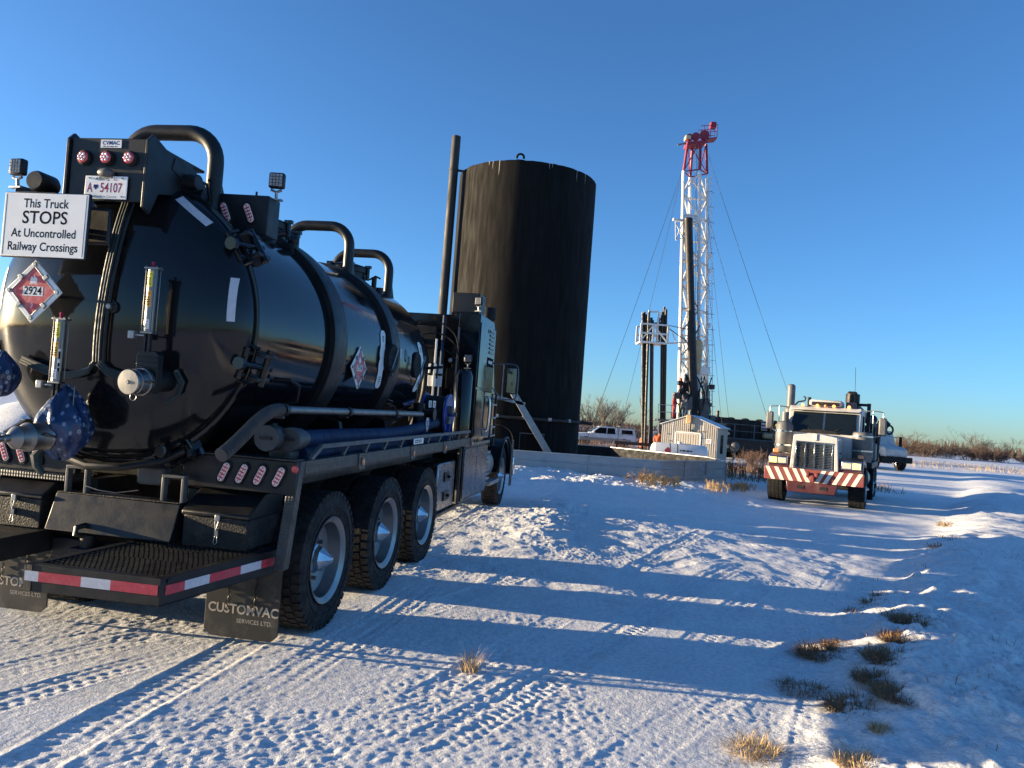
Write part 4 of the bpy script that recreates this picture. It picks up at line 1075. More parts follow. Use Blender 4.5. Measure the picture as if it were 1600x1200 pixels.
for z in (1.40, 1.95, 2.2, 2.9): MB().b(1.262,1.274,5.67,5.69,z,z+.06).build('door_hinge', M['galv'], T)
# things on the cabinet's rear face
vb = MB().b(.80,1.20,5.14,5.55,3.125,3.42).build('intake_screen_box', M['black_satin'], T, 0.006)
m = MB()
for k in range(13):
    m.bar((.815+k*.03,5.133,3.14),(min(1.185,.815+k*.03+.15),5.133,3.41 if .815+k*.03+.15 < 1.185 else 3.14+.27*(1.185-.815-k*.03)/.15),.005)
    m.bar((1.185-k*.03,5.131,3.14),(max(.815,1.185-k*.03-.15),5.131,3.41 if 1.185-k*.03-.15 > .815 else 3.14+.27*(1.185-k*.03-.815)/.15),.005)
m.build('expanded_mesh', M['grey_paint'], vb)
MB().lathe([(0,0),(.11,0),(.12,.02),(.12,.2),(0,.2)], (1.05,6.6,3.20), (0,0,1), 20).build('air_intake', M['rubber'], T)
work_light(1.20, 5.10, 3.30, -.3); work_light(1.12, 5.03, 2.46, 0)
MB().tube([(.73,5.02,1.60),(.725,5.02,3.06)], .022, 10).build('riser_pipe', M['hose_blue'], T)
MB().tube([(.95,5.03,1.3),(.955,5.03,2.9)], .016, 10).build('riser_pipe', M['grey_paint'], T)
MB().tube([(1.03,5.03,1.3),(1.03,5.03,2.3)], .012, 10).build('riser_pipe', M['grey_paint'], T)
wp = MB().b(.74,.765,4.58,4.61,1.7,2.68).build('gauge_post', M['placard_white'], T, 0.003)
box('gauge_board', M['placard_white'], T, .66, .86, 4.612, 4.625, 2.02, 2.33, 0.004)
box('gauge_band', M['ink'], T, .66, .862, 4.606, 4.611, 2.17, 2.20, 0)
MB().sphere((.85,5.06,2.42),.035,12,8).build('deck_lamp', M['white_lens'], T)
MB().lathe([(.10,1.3),(.13,1.32),(.13,2.2),(.10,2.28),(0,2.3)], (1.10,4.92,0), (0,0,1), 24).build('air_filter_canister', M['black_gloss'], T)
for i, (y, z, l) in enumerate(((4.7,2.9,.3),(4.85,2.75,.5),(4.95,2.55,.25))): MB().tube(smooth([(.45,y,z),(.7,y+.1,z+.06),(.95,y+.15,z-.1),(1.0,y+.2,z-l)]), .012, 8).build('air_line', M['rubber'], T)
for (x0, x1, z0, z1) in ((.3,.62,2.3,2.9),(.3,.60,1.5,2.2)): box('pump_panel', M['black_satin'], T, x0, x1, 5.03, 5.10, z0, z1, 0.01)
MB().tube(smooth([(.5,4.6,1.45),(.62,4.7,1.9),(.55,4.85,2.4),(.4,5.0,2.7)]), .05, 12).build('vacuum_line', M['black_satin'], T)
# lower skirt: tool cabinets, step, toolbox with latches, alu tank
lc = MB().b(.80,1.25,4.62,6.30,.46,1.215).build('lower_cabinet', M['black_gloss'], T, 0.008)
for y0, y1 in ((4.66,5.44),(5.48,6.26)): MB().b(1.251,1.262,y0,y1,.50,1.18).build('cabinet_door', M['stainless_dark'], T, 0.004)
MB().b(1.24,1.275,4.62,6.32,1.218,1.262).build('chrome_trim', M['stainless'], T, 0.004)
ab = MB().b(.78,1.20,3.50,4.38,.44,1.05).build('side_tool_box', M['stainless_dark'], T, 0.02)
for z in (.62, .86): MB().b(1.20,1.215,3.80,4.05,z-.06,z+.06).cyl((1.21,3.95,z),(1.25,3.95,z),.02,n=8).build('paddle_latch', M['black_satin'], ab, 0.004)
MB().b(.9,1.24,3.38,4.60,.40,.44).build('box_tray', M['black_satin'], T, 0.004)
MB().tube([(1.22,4.50,.45),(1.22,4.50,1.2)], .03, 8).build('tray_post', M['black_satin'], T)
# cab, hood, fender, steps
cab = MB().prism([(6.36,1.05),(6.36,2.98),(6.55,3.06),(7.35,3.04),(7.72,2.22),(7.86,1.95),(7.86,1.05)], 'x', -1.02, 1.02).build('cab', M['black_gloss'], T, 0.04, seg=3)
for s in (1, -1):
    MB().prism([(6.62,2.12),(6.62,2.82),(7.22,2.82),(7.48,2.16)], 'x', *sorted((s*1.021, s*1.026))).build('side_window', M['glass'], cab)
    MB().b(*sorted((s*1.021, s*1.034)), 6.55, 7.62, 1.10, 2.06).build('cab_door', M['black_gloss'], cab, 0.01)
MB().add([(-.9,7.385,2.98),(.9,7.385,2.98),(.94,7.73,2.24),(-.94,7.73,2.24)], [(0,1,2,3)]).build('windscreen', M['glass'], cab)
hd = MB().prism([(-.62,1.05),(-.66,1.75),(-.5,1.95),(.5,1.95),(.66,1.75),(.62,1.05)], 'y', 7.86, 9.35).build('hood', M['black_gloss'], T, 0.05, seg=3)
MB().b(-.5,.5,9.35,9.39,.95,1.85).build('grille', M['chrome'], hd, 0.01)
MB().b(-1.2,1.2,9.45,9.62,.45,.82).build('front_bumper', M['chrome'], T, 0.02)
for s in (1, -1):
    arc = [(8.25+.66*math.cos(a), .53+.66*math.sin(a)*1.08) for a in np.linspace(rad(0), rad(172), 18)]
    inn = [(8.25+.60*math.cos(a), .53+.60*math.sin(a)*1.05) for a in np.linspace(rad(0), rad(172), 18)]
    vs = []; n = len(arc)
    for x in sorted((s*.62, s*1.21)):
        for p in arc: vs.append((x, *p))
        for p in inn: vs.append((x, *p))
    fs = []
    for i in range(n-1):
        fs += [(i,i+1,2*n+i+1,2*n+i),(n+i,3*n+i,3*n+i+1,n+i+1),(i,n+i,n+i+1,i+1),(2*n+i,2*n+i+1,3*n+i+1,3*n+i)]
    fs += [(0,2*n,3*n,n),(n-1,2*n-1,4*n-1,3*n-1)]
    fd = MB().add(vs, fs).build('front_fender', M['black_gloss'], T, 0.015)
    MB().tube([(s*1.225, p[0], p[1]) for p in arc], .02, 8).build('fender_lip', M['black_satin'], fd)
    box('headlamp', M['white_lens'], fd, *sorted((s*.72, s*1.05)), 8.86, 8.90, .95, 1.12, 0.01)
    MB().b(*sorted((s*1.23, s*1.245)), 8.78, 9.02, .30, 1.18).build('fender_flap', M['black_satin'], fd, 0.004)
    # cab steps and grab frame
    for k, z in enumerate((1.33, 1.47, 1.62, 1.83)): MB().b(*sorted((s*1.10, s*1.26)), 6.42, 6.80, z-.022, z+.006).build('ladder_rung', M['galv'], T, 0.004)
    for y in (6.42, 6.80): MB().tube([(s*1.24,y,1.15),(s*1.24,y,2.0)], .018, 8).build('ladder_rail', M['black_satin'], T)
    stp = MB().b(*sorted((s*.80, s*1.27)), 6.62, 7.45, .50, .56).build('cab_step', M['galv'], T, 0.006)
    for k in range(7): MB().b(*sorted((s*1.18, s*1.25)), 6.36, 6.60, .62+k*.07, .655+k*.07).build('step_louvre', M['galv'], stp, 0.004)
    MB().lathe([(0,0),(.30,0),(.31,.02),(.31,.88),(.30,.9),(0,.9)], (s*.86,6.5,.80), YA, 28).build('fuel_tank', M['alu'], T)
    # mirror with tubular frame
    mf = MB().tube(smooth([(s*1.03,6.95,2.50),(s*1.25,6.95,2.52),(s*1.50,6.95,2.52),(s*1.56,6.95,2.46),(s*1.56,6.95,1.98),(s*1.50,6.95,1.92),(s*1.03,6.95,1.92)], 2), .014, 8).build('mirror_frame', M['rig_grey'], T)
    MB().tube([(s*1.30,6.95,1.92),(s*1.30,6.95,2.52)], .012, 8).tube([(s*1.03,6.95,2.2),(s*1.30,6.95,1.93)], .010, 8).build('mirror_brace', M['galv'], mf)
    mh = MB().b(*sorted((s*1.36, s*1.545)), 6.93, 7.0, 2.02, 2.47).build('mirror', M['black_satin'], mf, 0.02)
    MB().b(*sorted((s*1.375, s*1.53)), 6.922, 6.929, 2.04, 2.45).build('mirror_glass', M['mirror'], mf, 0.003)
    m = MB()
    MB().lathe([(.06,1.2),(.07,1.22),(.07,3.3),(.065,3.35)], (s*1.0,6.30,0), (0,0,1), 20).build('exhaust_pipe', M['chrome'], T) if s < 0 else None
tag(T, 'black vacuum tank truck seen from behind, parked on snow with red tail lights', 'truck')
# ------------------------------------------------------------------ production tank with its fire-tube stack
TX, TY, TR, TH = 0.03, 26.5, 2.37, 9.9
tk = empty('storage_tank', (TX, TY, 0.0))
tag(tk, 'tall black cylindrical storage tank standing behind the low steel wall', 'tank')
def wavy_shell():
    n, m_ = 160, 60; vs, fs = [], []
    zs = np.linspace(0, TH, m_+1)
    A, Z = np.meshgrid(np.linspace(0, 2*math.pi, n, endpoint=False), zs)
    w = 0.005*fbm(A*20, Z*0.25, 3) + 0.005*fbm(A*4, Z*0.6+7, 2)
    edge = 0.03*np.abs(fbm(A*9, A*0+3, 2))*(Z > TH-.05)
    for i in range(m_+1):
        for k in range(n): r = TR + w[i,k]; vs.append((r*math.cos(A[i,k]), r*math.sin(A[i,k]), zs[i] - edge[i,k]))
    for i in range(m_):
        for k in range(n): fs.append((i*n+k, i*n+(k+1)%n, (i+1)*n+(k+1)%n, (i+1)*n+k))
    return MB().add(vs, fs)
wavy_shell().build('tank_wall', M['tank_coat'], tk, ang=60)
MB().lathe([(TR-.03,TH-.12),(TR-.3,TH-.02),(.3,TH+.25),(0,TH+.26)], (0,0,0), (0,0,1), 64).build('tank_roof', M['tank_coat'], tk)
m = MB(); m.tube([(.11*math.cos(t), -TR+.06, TH+.10+.11*math.sin(t)) for t in np.linspace(-.3, math.pi+.3, 14)], .035, 8); m.b(-.13,.13,-TR+.03,-TR+.09,TH-.2,TH+.02)
lug = m.build('lifting_lug', M['tank_coat'], tk); lug.location = (-.30, 0.02, 0)
st = MB().lathe([(.13,1.2),(.15,1.2),(.15,11.0),(.13,11.0),(.13,10.2)], (-2.52,-.95,0), (0,0,1), 24).build('exhaust_stack', M['stack'], tk)
MB().cyl((-2.52,-.95,9.86),(-2.08,-.98,9.82),.04,n=10).lathe([(.15,9.82),(.165,9.82),(.165,9.90),(.15,9.90)], (-2.52,-.95,0), (0,0,1), 24).build('stack_bracket', M['stack'], st)
m = MB(); m.tube([(-2.52,-.95,1.3),(-2.48,-.95,.95),(-2.1,-.8,.8)], .15, 16); m.build('stack_elbow', M['stack'], st)
for a, l, w in ((-1.98,.50,.010),(-2.08,.28,.007),(-2.14,.14,.009),(-1.30,.22,.010),(-1.26,.16,.008),(-.86,.40,.009),(-.68,.36,.009)):
    q = []
    for z, ww in ((TH-.01,w),(TH-l*.6,w*.8),(TH-l,w*.2)):
        for s in (-1, 1): q.append(((TR+.030)*math.cos(a+s*ww/TR), (TR+.030)*math.sin(a+s*ww/TR), z))
    MB().add(q, [(0,1,3,2),(2,3,5,4)]).build('paint_drip', M['drip'], tk)
# lower fittings: catwalk pipe, fire-tube hatch with bolt ring, valve wheel
def tp_(a, z, off=0): return ((TR+off)*math.cos(a), (TR+off)*math.sin(a), z)
MB().tube([tp_(a, 1.72, .10) for a in np.linspace(rad(-150), rad(-12), 24)], .045, 8).build('steam_line', M['stack'], tk)
m = MB().cyl(tp_(rad(-20),1.72,.10), (2.75,-.9,1.70), .06, n=10); m.build('line_stub', M['stack'], tk)
for a in (-118, -100, -80, -60, -40): MB().b(-.04,.04,-.06,.06,-.05,.05,Matrix.Translation(tp_(rad(a),1.74,.1)) @ Matrix.Rotation(rad(a),4,'Z')).build('pipe_hanger', M['galv'], tk)
hv, n = [], 10
hat = MB()
for i, z in enumerate((.35, 1.25)):
    for k in range(n+1): hat.v.append(tp_(rad(-90+8+k*1.9), z, .03))
hat.f = [(k, k+1, n+2+k, n+1+k) for k in range(n)]
hatch = hat.build('cleanout_hatch', M['tank_coat'], tk)
m = MB()
for k in range(21):
    for z in (.35, 1.25): m.sphere(tp_(rad(-82+k*.95), z, .045), .018, 6, 4)
for k in range(1, 14):
    for a in (-82, -63): m.sphere(tp_(rad(a), .35+k*.064, .045), .018, 6, 4)
tag(m.build('bolt_ring', M['galv'], hatch), kind='stuff')
MB().tube([tp_(rad(-98+11*math.cos(t)), 1.0+.45*math.sin(t), .09) for t in np.linspace(0, 2*math.pi, 25)[:-1]], .02, 6, closed=True).build('hose_loop', M['rubber'], tk)
MB().prism([(-.16,-.06),(-.02,-.12),(.12,-.08),(.16,.05),(.04,.13),(-.10,.1)], 'y', -.01, .01).build('hazard_sticker', M['yellow'], tk).location = tp_(rad(-91.5), .62, .055)
# inclined galvanised walkway leaning on the tank
lad = empty('stair_walkway', (1.50, 23.72, 0.25)); tag(lad, 'inclined galvanised metal stair leaning against the black storage tank', 'stair')
p0, p1 = Vector((.05,0,.05)), Vector((-1.50,0,2.32))
for y in (-.12, .34): MB().bar(p0+Vector((0,y,0)), p1+Vector((0,y,0)), .05, .20, up=(1,0,.6)).build('stringer', M['galv'], lad, 0.006)
for k in range(11):
    c = p0.lerp(p1, (k+.5)/11); MB().b(c.x-.10,c.x+.10,-.10,.32,c.z-.012,c.z+.012).build('tread', M['galv'], lad, 0.003)
MB().bar(p1+Vector((-.55,-.12,-.25)), p1+Vector((.45,-.12,-.42)), .05, .10).build('landing_brace', M['galv'], lad, 0.004)

# ------------------------------------------------------------------ containment wall
cw = empty('containment_wall', (0, 0, 0)); tag(cw, 'low galvanised steel containment wall enclosing the storage tank', 'wall')
WP = [(-3.6,22.75),(.3,22.9),(4.63,23.2),(7.6,26.7),(7.7,29.6),(4.4,33.0),(-3.2,33.0),(-6.2,29.5),(-6.2,25.5)]
for i in range(len(WP)):
    a = Vector((*WP[i], 0)); b_ = Vector((*WP[(i+1) % len(WP)], 0)); d = (b_-a).normalized(); nn = Vector((d.y, -d.x, 0))
    za, zb = gz(a.x,a.y)-.35, gz(b_.x,b_.y)-.35
    L_ = (b_-a).length; seg = max(1, round(L_/1.75)); top = .74
    for k in range(seg):
        p = a + d*(L_*k/seg+.006); q = a + d*(L_*(k+1)/seg-.006)
        prof = [(0,-.3),(0,.18),(.018,.20),(.018,.225),(0,.245),(0,.48),(.018,.50),(.018,.525),(0,.545),(0,top)]
        vs = []; n = len(prof)
        for e in (p, q):
            for o, z in prof: vs.append(e + nn*(o) + Vector((0,0,z)))
            for o, z in prof[::-1]: vs.append(e + nn*(o-.012) + Vector((0,0,z)))
        N2 = 2*n
        fs = [(j,(j+1)%N2,N2+(j+1)%N2,N2+j) for j in range(N2)] + [tuple(range(N2))[::-1], tuple(range(N2,2*N2))]
        MB().add(vs, fs).build('wall_panel', M['galv_wall'], cw)
        MB().bar(p + nn*.02 + Vector((0,0,-.2)), p + nn*.02 + Vector((0,0,top-.03)), .05, .025, up=nn).build('seam_strap', M['galv_wall'], cw)
    rl_ = MB().bar(a + Vector((0,0,top+.012)), b_ + Vector((0,0,top+.012)), .075, .03).build('cap_rail', M['galv_cap'], cw, 0.006)
    ln = MB().bar(a - nn*.02 + Vector((0,0,.35)), b_ - nn*.02 + Vector((0,0,.35)), .006, .78).build('liner', M['liner'], cw)
    mid = a.lerp(b_, .55)
    if i in (2, 3): MB().bar(mid + nn*.03 + Vector((0,0,.62)), mid + nn*.36 + Vector((0,0,.0)), .05, .03).build('wall_brace', M['galv_wall'], cw)
MB().add([(*p, .10) for p in WP], [tuple(range(len(WP)))]).build('liner_floor', M['liner'], cw)
# ------------------------------------------------------------------ service rig
rig = empty('service_rig', (12.9, 55.5, gz(12.9,55.5))); Z0 = gz(12.9,55.5)
tag(rig, 'white lattice derrick of a service rig with a red crown', 'derrick')
def RL(x, y, z): return Vector((x-12.9, y-55.5, z-Z0))
# four tapered legs: (bottom at floor, top below the crown)
LEG = {'a': ((12.08,55.0,2.0),(11.24,55.0,20.35)), 'b': ((13.50,55.0,2.0),(12.40,55.0,20.6)), 'c': ((12.98,56.5,2.0),(12.02,56.3,20.4)), 'd': ((14.48,56.5,2.0),(13.26,56.3,20.75))}
def lp(k, z):
    p, q = LEG[k]; t = (z-p[2])/(q[2]-p[2]); return RL(*(p[i]+(q[i]-p[i])*t for i in range(3)))
for k in 'abcd':
    MB().tube([lp(k, 2.0), lp(k, 20.4)], [.13,.12], 10).build('mast_leg', M['rig_white'], rig)
zs = [3.2, 5.0, 6.8, 8.6, 10.4, 12.2, 13.9, 15.6, 17.2, 18.8, 20.3]
faces = (('a','b'),('b','d'),('d','c'),('c','a'))
for i in range(len(zs)-1):
    for j, (u, v) in enumerate(faces):
        MB().tube([lp(u,zs[i]), lp(v,zs[i])], .07, 6).build('girt', M['rig_white'], rig) if i % 2 == 0 or j else None
        a, b_ = (u, v) if (i+j) % 2 else (v, u)
        MB().tube([lp(a,zs[i]), lp(b_,zs[i+1])], .075, 6).build('mast_brace', M['rig_white'], rig)
MB().b(-.35,.35,-.06,.06,-.12,.12,Matrix.Translation(lp('a',17.0).lerp(lp('b',17.0),.5)) @ Matrix.Scale(1.9,4,(1,0,0))).build('cross_beam', M['rig_white'], rig, 0.01)
# ladder up the right-hand leg
la = [lp('d',2.2)+Vector((.22,-.15,0)), lp('d',20.6)+Vector((.12,-.15,0))]
for dx in (-.16, .16): MB().tube([p+Vector((dx,-.05,0)) for p in la], .028, 6).build('ladder_rail', M['rig_white'], rig)
for k in range(46): 
    c = la[0].lerp(la[1], (k+.5)/46); MB().bar(c+Vector((-.16,-.05,0)), c+Vector((.16,-.05,0)), .028).build('ladder_rung', M['rig_white'], rig)
for k in range(15):
    c = la[0].lerp(la[1], (k+1.2)/16.4)
    MB().tube([c+Vector((.30*math.cos(t),-.1-.34*math.sin(t),0)) for t in np.linspace(-.2, math.pi+.2, 8)], .016, 4).build('ladder_cage', M['rig_grey'], rig)
for k in (9.5, 13.5, 14.6): MB().b(-.1,.14,-.1,.1,-.15,.15,Matrix.Translation(lp('d',k)+Vector((.1,-.1,0)))).build('guide_bracket', M['rig_white'], rig, 0.01)
# red crown section
cr = [(11.24,55.0,20.35),(12.40,55.0,20.6),(12.02,56.3,20.4),(13.26,56.3,20.75)]
ct = [(11.42,55.1,22.45),(12.35,55.1,22.75),(12.0,56.1,22.5),(13.0,56.1,22.9)]
for p, q in zip(cr, ct): MB().tube([RL(*p), RL(*q)], .10, 10).build('crown_leg', M['rig_red'], rig)
for i, j in ((0,1),(1,3),(3,2),(2,0)):
    MB().tube([RL(*cr[i]), RL(*cr[j])], .05, 6).build('crown_girt', M['rig_red'], rig)
    MB().tube([RL(*cr[i]), RL(*ct[j])], .04, 6).build('crown_brace', M['rig_red'], rig)
cp_ = MB().b(-.72,.62,-.6,.55,0,.24,Matrix.Translation(RL(12.1,55.6,22.45)) @ Matrix.Rotation(rad(-8),4,'Y')).build('crown_block', M['rig_red'], rig, 0.03)
for x, z, r in ((11.55,22.95,.26),(12.0,23.05,.30),(12.62,23.2,.36)):
    MB().lathe([(0,-.07),(r*.8,-.07),(r,-.09),(r*.9,0),(r,.09),(r*.8,.07),(0,.07)], RL(x,55.2,z), (0,1,.0), 24).build('sheave', M['rig_red'], cp_)
MB().b(-.5,-.1,-.3,.3,.25,.55,Matrix.Translation(RL(11.75,55.4,22.55))).build('crown_housing', M['rig_tan'], cp_, 0.04)
MB().bar(RL(10.75,55.4,22.42),RL(11.5,55.4,22.62),.25,.05).build('crown_arm', M['rig_grey'], cp_)
bx = RL(13.05,55.6,23.0)
sk = MB().b(-.5,.5,-.45,.45,-.04,.04,Matrix.Translation(bx) @ Matrix.Rotation(rad(-10),4,'Y')).build('crown_basket', M['rig_red'], rig)
for x in (-.48,0,.48):
    for y in (-.42,.42): MB().bar(bx+Vector((x,y,.15*x)), bx+Vector((x,y,1.0+.15*x)), .04).build('basket_post', M['rig_red'], sk)
for y in (-.42,.42):
    for z in (.5, .98): MB().bar(bx+Vector((-.75,y,z-.12)), bx+Vector((.5,y,z+.07)), .035).build('basket_rail', M['rig_red'], sk)
MB().b(-.2,.22,-.28,.28,1.0,1.42,Matrix.Translation(bx+Vector((.22,0,-.1)))).build('beacon_housing', M['rig_red'], sk, 0.04)
# side arm at two-thirds height, hanging black sleeve, travelling block
ar = MB().bar(RL(10.65,54.7,16.72),RL(12.5,54.8,16.62),.3,.16).build('sleeve_arm', M['rig_white'], rig, 0.01)
for p, q in (((10.85,54.7,16.6),(10.95,54.7,15.25)),((10.95,54.7,15.25),(11.45,54.8,15.45)),((11.4,54.8,16.6),(10.95,54.7,15.25)),((10.85,54.7,16.55),(11.45,54.8,15.45)),((11.45,54.8,16.6),(11.45,54.8,15.45))): MB().bar(RL(*p),RL(*q),.07).build('arm_strut', M['rig_white'], ar)
MB().lathe([(.26,0),(.31,.05),(.31,.2),(.29,.25),(.29,14.0),(.31,14.05),(.31,14.25),(.2,14.3),(0,14.3)], (0,0,0), (-.094,0,1), 20).build('hydraulic_sleeve', M['pipe_black'], rig).location = RL(13.02,54.45,2.6)
MB().tube([RL(12.75,54.35,3.0), RL(12.62,54.35,7.6)], .05, 8).tube([RL(12.62,54.35,7.6), RL(12.75,54.4,8.6), RL(13.05,54.6,9.2)], .05, 8).build('kelly_hose', M['rig_grey'], rig)
tb = MB().prism([(-.26,-1.2),(.26,-1.2),(.30,-1.0),(.30,1.05),(.18,1.3),(-.18,1.3),(-.30,1.05),(-.30,-1.0)], 'y', -.2, .2).build('travelling_block', M['rig_rust'], rig, 0.03); tb.location = RL(13.03,54.72,6.9)
MB().b(-.35,.35,-.22,.22,-1.5,-1.2).build('block_yoke', M['rig_white'], tb, 0.03)
for dx in (-.12, .0, .12): MB().tube([RL(13.0+dx,54.85,8.2), RL(12.1+dx*.8,55.2,22.5)], .014, 4).build('drill_line', M['wire'], rig)
# lower mast machinery, rig floor
for (x, y, z, sx, sy, sz, mt) in ((12.6,54.9,5.4,.5,.4,.35,'rig_white'),(13.6,54.9,6.0,.35,.4,.3,'rig_white'),(12.55,54.6,3.7,.45,.4,.5,'rig_grey'),(13.75,55.0,3.2,.4,.4,.8,'rig_grey'),(12.4,54.9,4.7,.3,.3,.25,'pipe_black'),(12.0,54.8,4.1,.5,.3,.22,'rig_grey')):
    MB().b(-sx,sx,-sy,sy,-sz,sz).build('floor_machinery', M[mt], rig, 0.06).location = RL(x,y,z)
for k in range(7):
    MB().tube([RL(13.55+.1*k,54.7,2.4+.1*k), RL(13.6+.08*k,54.75,5.8-.2*k)], .035, 5).build('hydraulic_line', M['rig_grey'], rig)
fl = MB().b(-2.6,2.2,-1.9,1.9,-.12,.0).build('rig_floor', M['rig_grey'], rig, 0.01); fl.location = RL(12.9,55.5,2.35)
for x in (-2.4, -.8, .8, 2.0):
    for y in (-1.8, 1.8): MB().bar(Vector((x,y,.0)), Vector((x,y,2.5)), .16).build('sub_leg', M['rig_grey'], rig)
for z in (.5, 1.0):
    MB().bar(RL(10.3,53.6,2.35+z),RL(12.2,53.6,2.35+z),.04).build('floor_rail', M['galv'], rig)
for x in (10.3, 11.2, 12.2): MB().bar(RL(x,53.6,2.3),RL(x,53.6,3.4),.04).build('floor_rail_post', M['galv'], rig)
# carrier body behind the mast
_q = random.Random(21)
for k in range(16):
    x = _q.uniform(11.6, 14.4); z = _q.uniform(2.5, 5.2); sz = _q.uniform(.08,.28)
    MB().b(-sz,sz,-.2,.2,-sz*_q.uniform(.6,1.6),sz).build('floor_machinery', M[_q.choice(('rig_grey','pipe_black','rig_grey','rust_dark','rig_red'))], rig, 0.03).location = RL(x, 54.3+_q.uniform(0,.8), z)
for k in range(9):
    x = _q.uniform(12.0, 14.3)
    MB().tube(smooth([RL(x,54.2,2.4), RL(x+_q.uniform(-.5,.5),54.0,3.4), RL(x+_q.uniform(-.6,.6),54.1,4.3), RL(x+_q.uniform(-.3,.3),54.5,5.6)]), .04, 5).build('hydraulic_line', M['rubber'], rig)
for i in range(3):
    for j, (u, v) in enumerate(faces):
        a, b_ = (v, u) if (i+j) % 2 else (u, v)
        MB().tube([lp(a,zs[i]), lp(b_,zs[i+1])], .06, 6).build('mast_brace', M['rig_white'], rig)
MB().b(-1.4,9.0,.2,2.8,.6,1.5).build('carrier_deck', M['pipe_black'], rig, 0.03)
# racking board
rb_ = empty('x', (0,0,0)); bpy.data.objects.remove(rb_)
bd_ = MB().b(-1.0,.95,-.9,.9,-.06,.06).build('racking_board', M['rig_white'], rig, 0.01); bd_.location = RL(9.72,54.6,7.66)
for x in (-.98, -.1, .93):
    for y in (-.88, .88): MB().bar(Vector((x,y,0)), Vector((x,y,1.28)), .13).build('board_post', M['rig_white'], bd_)
for y in (-.88, .88):
    for z in (.62, 1.26): MB().bar(Vector((-.98,y,z)), Vector((.93,y,z)), .11).build('board_rail', M['rig_white'], bd_)
    MB().bar(Vector((-.98,y,.05)), Vector((-.1,y,1.2)), .09).build('board_brace', M['rig_white'], bd_)
    MB().bar(Vector((.93,y,.05)), Vector((-.1,y,1.2)), .09).build('board_brace', M['rig_white'], bd_)
for x in (-.38, .28): MB().bar(Vector((x,-.3,0)), Vector((x,-.3,2.35 if x < 0 else 2.2)), .12).build('board_frame', M['rig_white'], bd_)
MB().bar(Vector((-.40,-.3,2.2)), Vector((.30,-.3,2.28)), .12).build('board_frame', M['rig_white'], bd_)
MB().bar(RL(10.6,54.4,7.72),RL(12.3,54.8,7.95),.35,.1).build('board_bridge', M['rig_white'], rig)
MB().bar(RL(10.6,54.4,9.05),RL(12.3,54.9,8.9),.05).build('bridge_rail', M['rig_grey'], rig)
MB().bar(RL(10.6,54.4,8.95),RL(12.2,54.9,8.05),.06).build('bridge_brace', M['rig_grey'], rig)
MB().bar(RL(11.1,54.4,8.5),RL(11.4,54.4,7.8),.06).build('bridge_post', M['rig_white'], rig)
# stands of pipe racked in the board: each one a thing
PIPES = [(8.86,9.48,9.75,0),(9.00,9.60,9.85,.15),(9.14,9.72,9.7,.3),(9.27,9.62,9.8,-.1),(9.50,10.04,9.45,0),(9.63,10.14,9.3,.2),(10.22,10.78,9.9,0),(10.38,10.88,10.3,.15),(10.47,10.97,10.1,-.1)]
NM = ['leftmost tall dark pipe standing in the racking board', 'second pipe from the left of those standing in the racking board', 'third pipe from the left standing in the racking board', 'fourth pipe from the left standing in the racking board', 'left pipe of the middle pair standing in the racking board', 'right pipe of the middle pair standing in the racking board', 'left pipe of the group standing nearest the derrick', 'tallest pipe of the group standing nearest the derrick', 'rightmost pipe of the group standing nearest the derrick']
for (xt, xb, zt, dy), nm in zip(PIPES, NM):
    o = MB().tube([(0,0,0),(xt-xb,0,zt-.35)], .095, 10).build('standing_pipe', M['pipe_black'], None)
    o.location = (xb, 54.2+dy, .35); tag(o, nm, 'pipe', 'pipes standing in the racking board')
# pipe rack beam on the ground below them
pk = empty('pipe_rack', (9.6, 53.8, gz(9.6,53.8))); tag(pk, 'low dark pipe rack beam on the ground under the standing pipes', 'pipe rack')
MB().bar((-2.2,0,.75),(1.6,0,.75),.3,.22).build('rack_beam', M['pipe_black'], pk, 0.02)
for x in (-2.0, -.2, 1.4): MB().bar((x,0,-.1),(x,0,.65),.14).build('rack_leg', M['pipe_black'], pk)
# guy wires
GW = [('guy_wire', (11.1,55.2,20.2),(4.5,46,0),'guy wire from the red crown down to the lower left'), ('guy_wire', (11.2,56,19.8),(10.1,72,-.3),'guy wire running close along the left side of the derrick'),
      ('guy_wire', (12.95,55.6,22.3),(20.6,52,0.2),'longest guy wire slanting from the crown to the far right'), ('guy_wire', (13.45,56,17.6),(19.4,55,.3),'guy wire slanting right from the middle of the derrick'),
      ('guy_wire', (13.55,56,14.4),(15.95,57,1.0),'guy wire dropping steeply right of the derrick ladder'), ('guy_wire', (13.75,56,11),(15.4,57.5,1.0),'short steep guy wire nearest the derrick ladder'), ('guy_wire', (13.2,56,19),(16.8,58,1.0),'thin guy wire between the steep and the long ones')]
for nm, p, q, lb in GW:
    p, q = Vector(p), Vector(q); pts = []
    for k in range(13):
        t = k/12; c = p.lerp(q, t); c.z -= 1.0*t*(1-t); pts.append(c - q)
    o = MB().tube(pts, .014, 5).build(nm, M['wire'], None); o.location = q; tag(o, lb, 'wire', 'guy wires of the derrick')

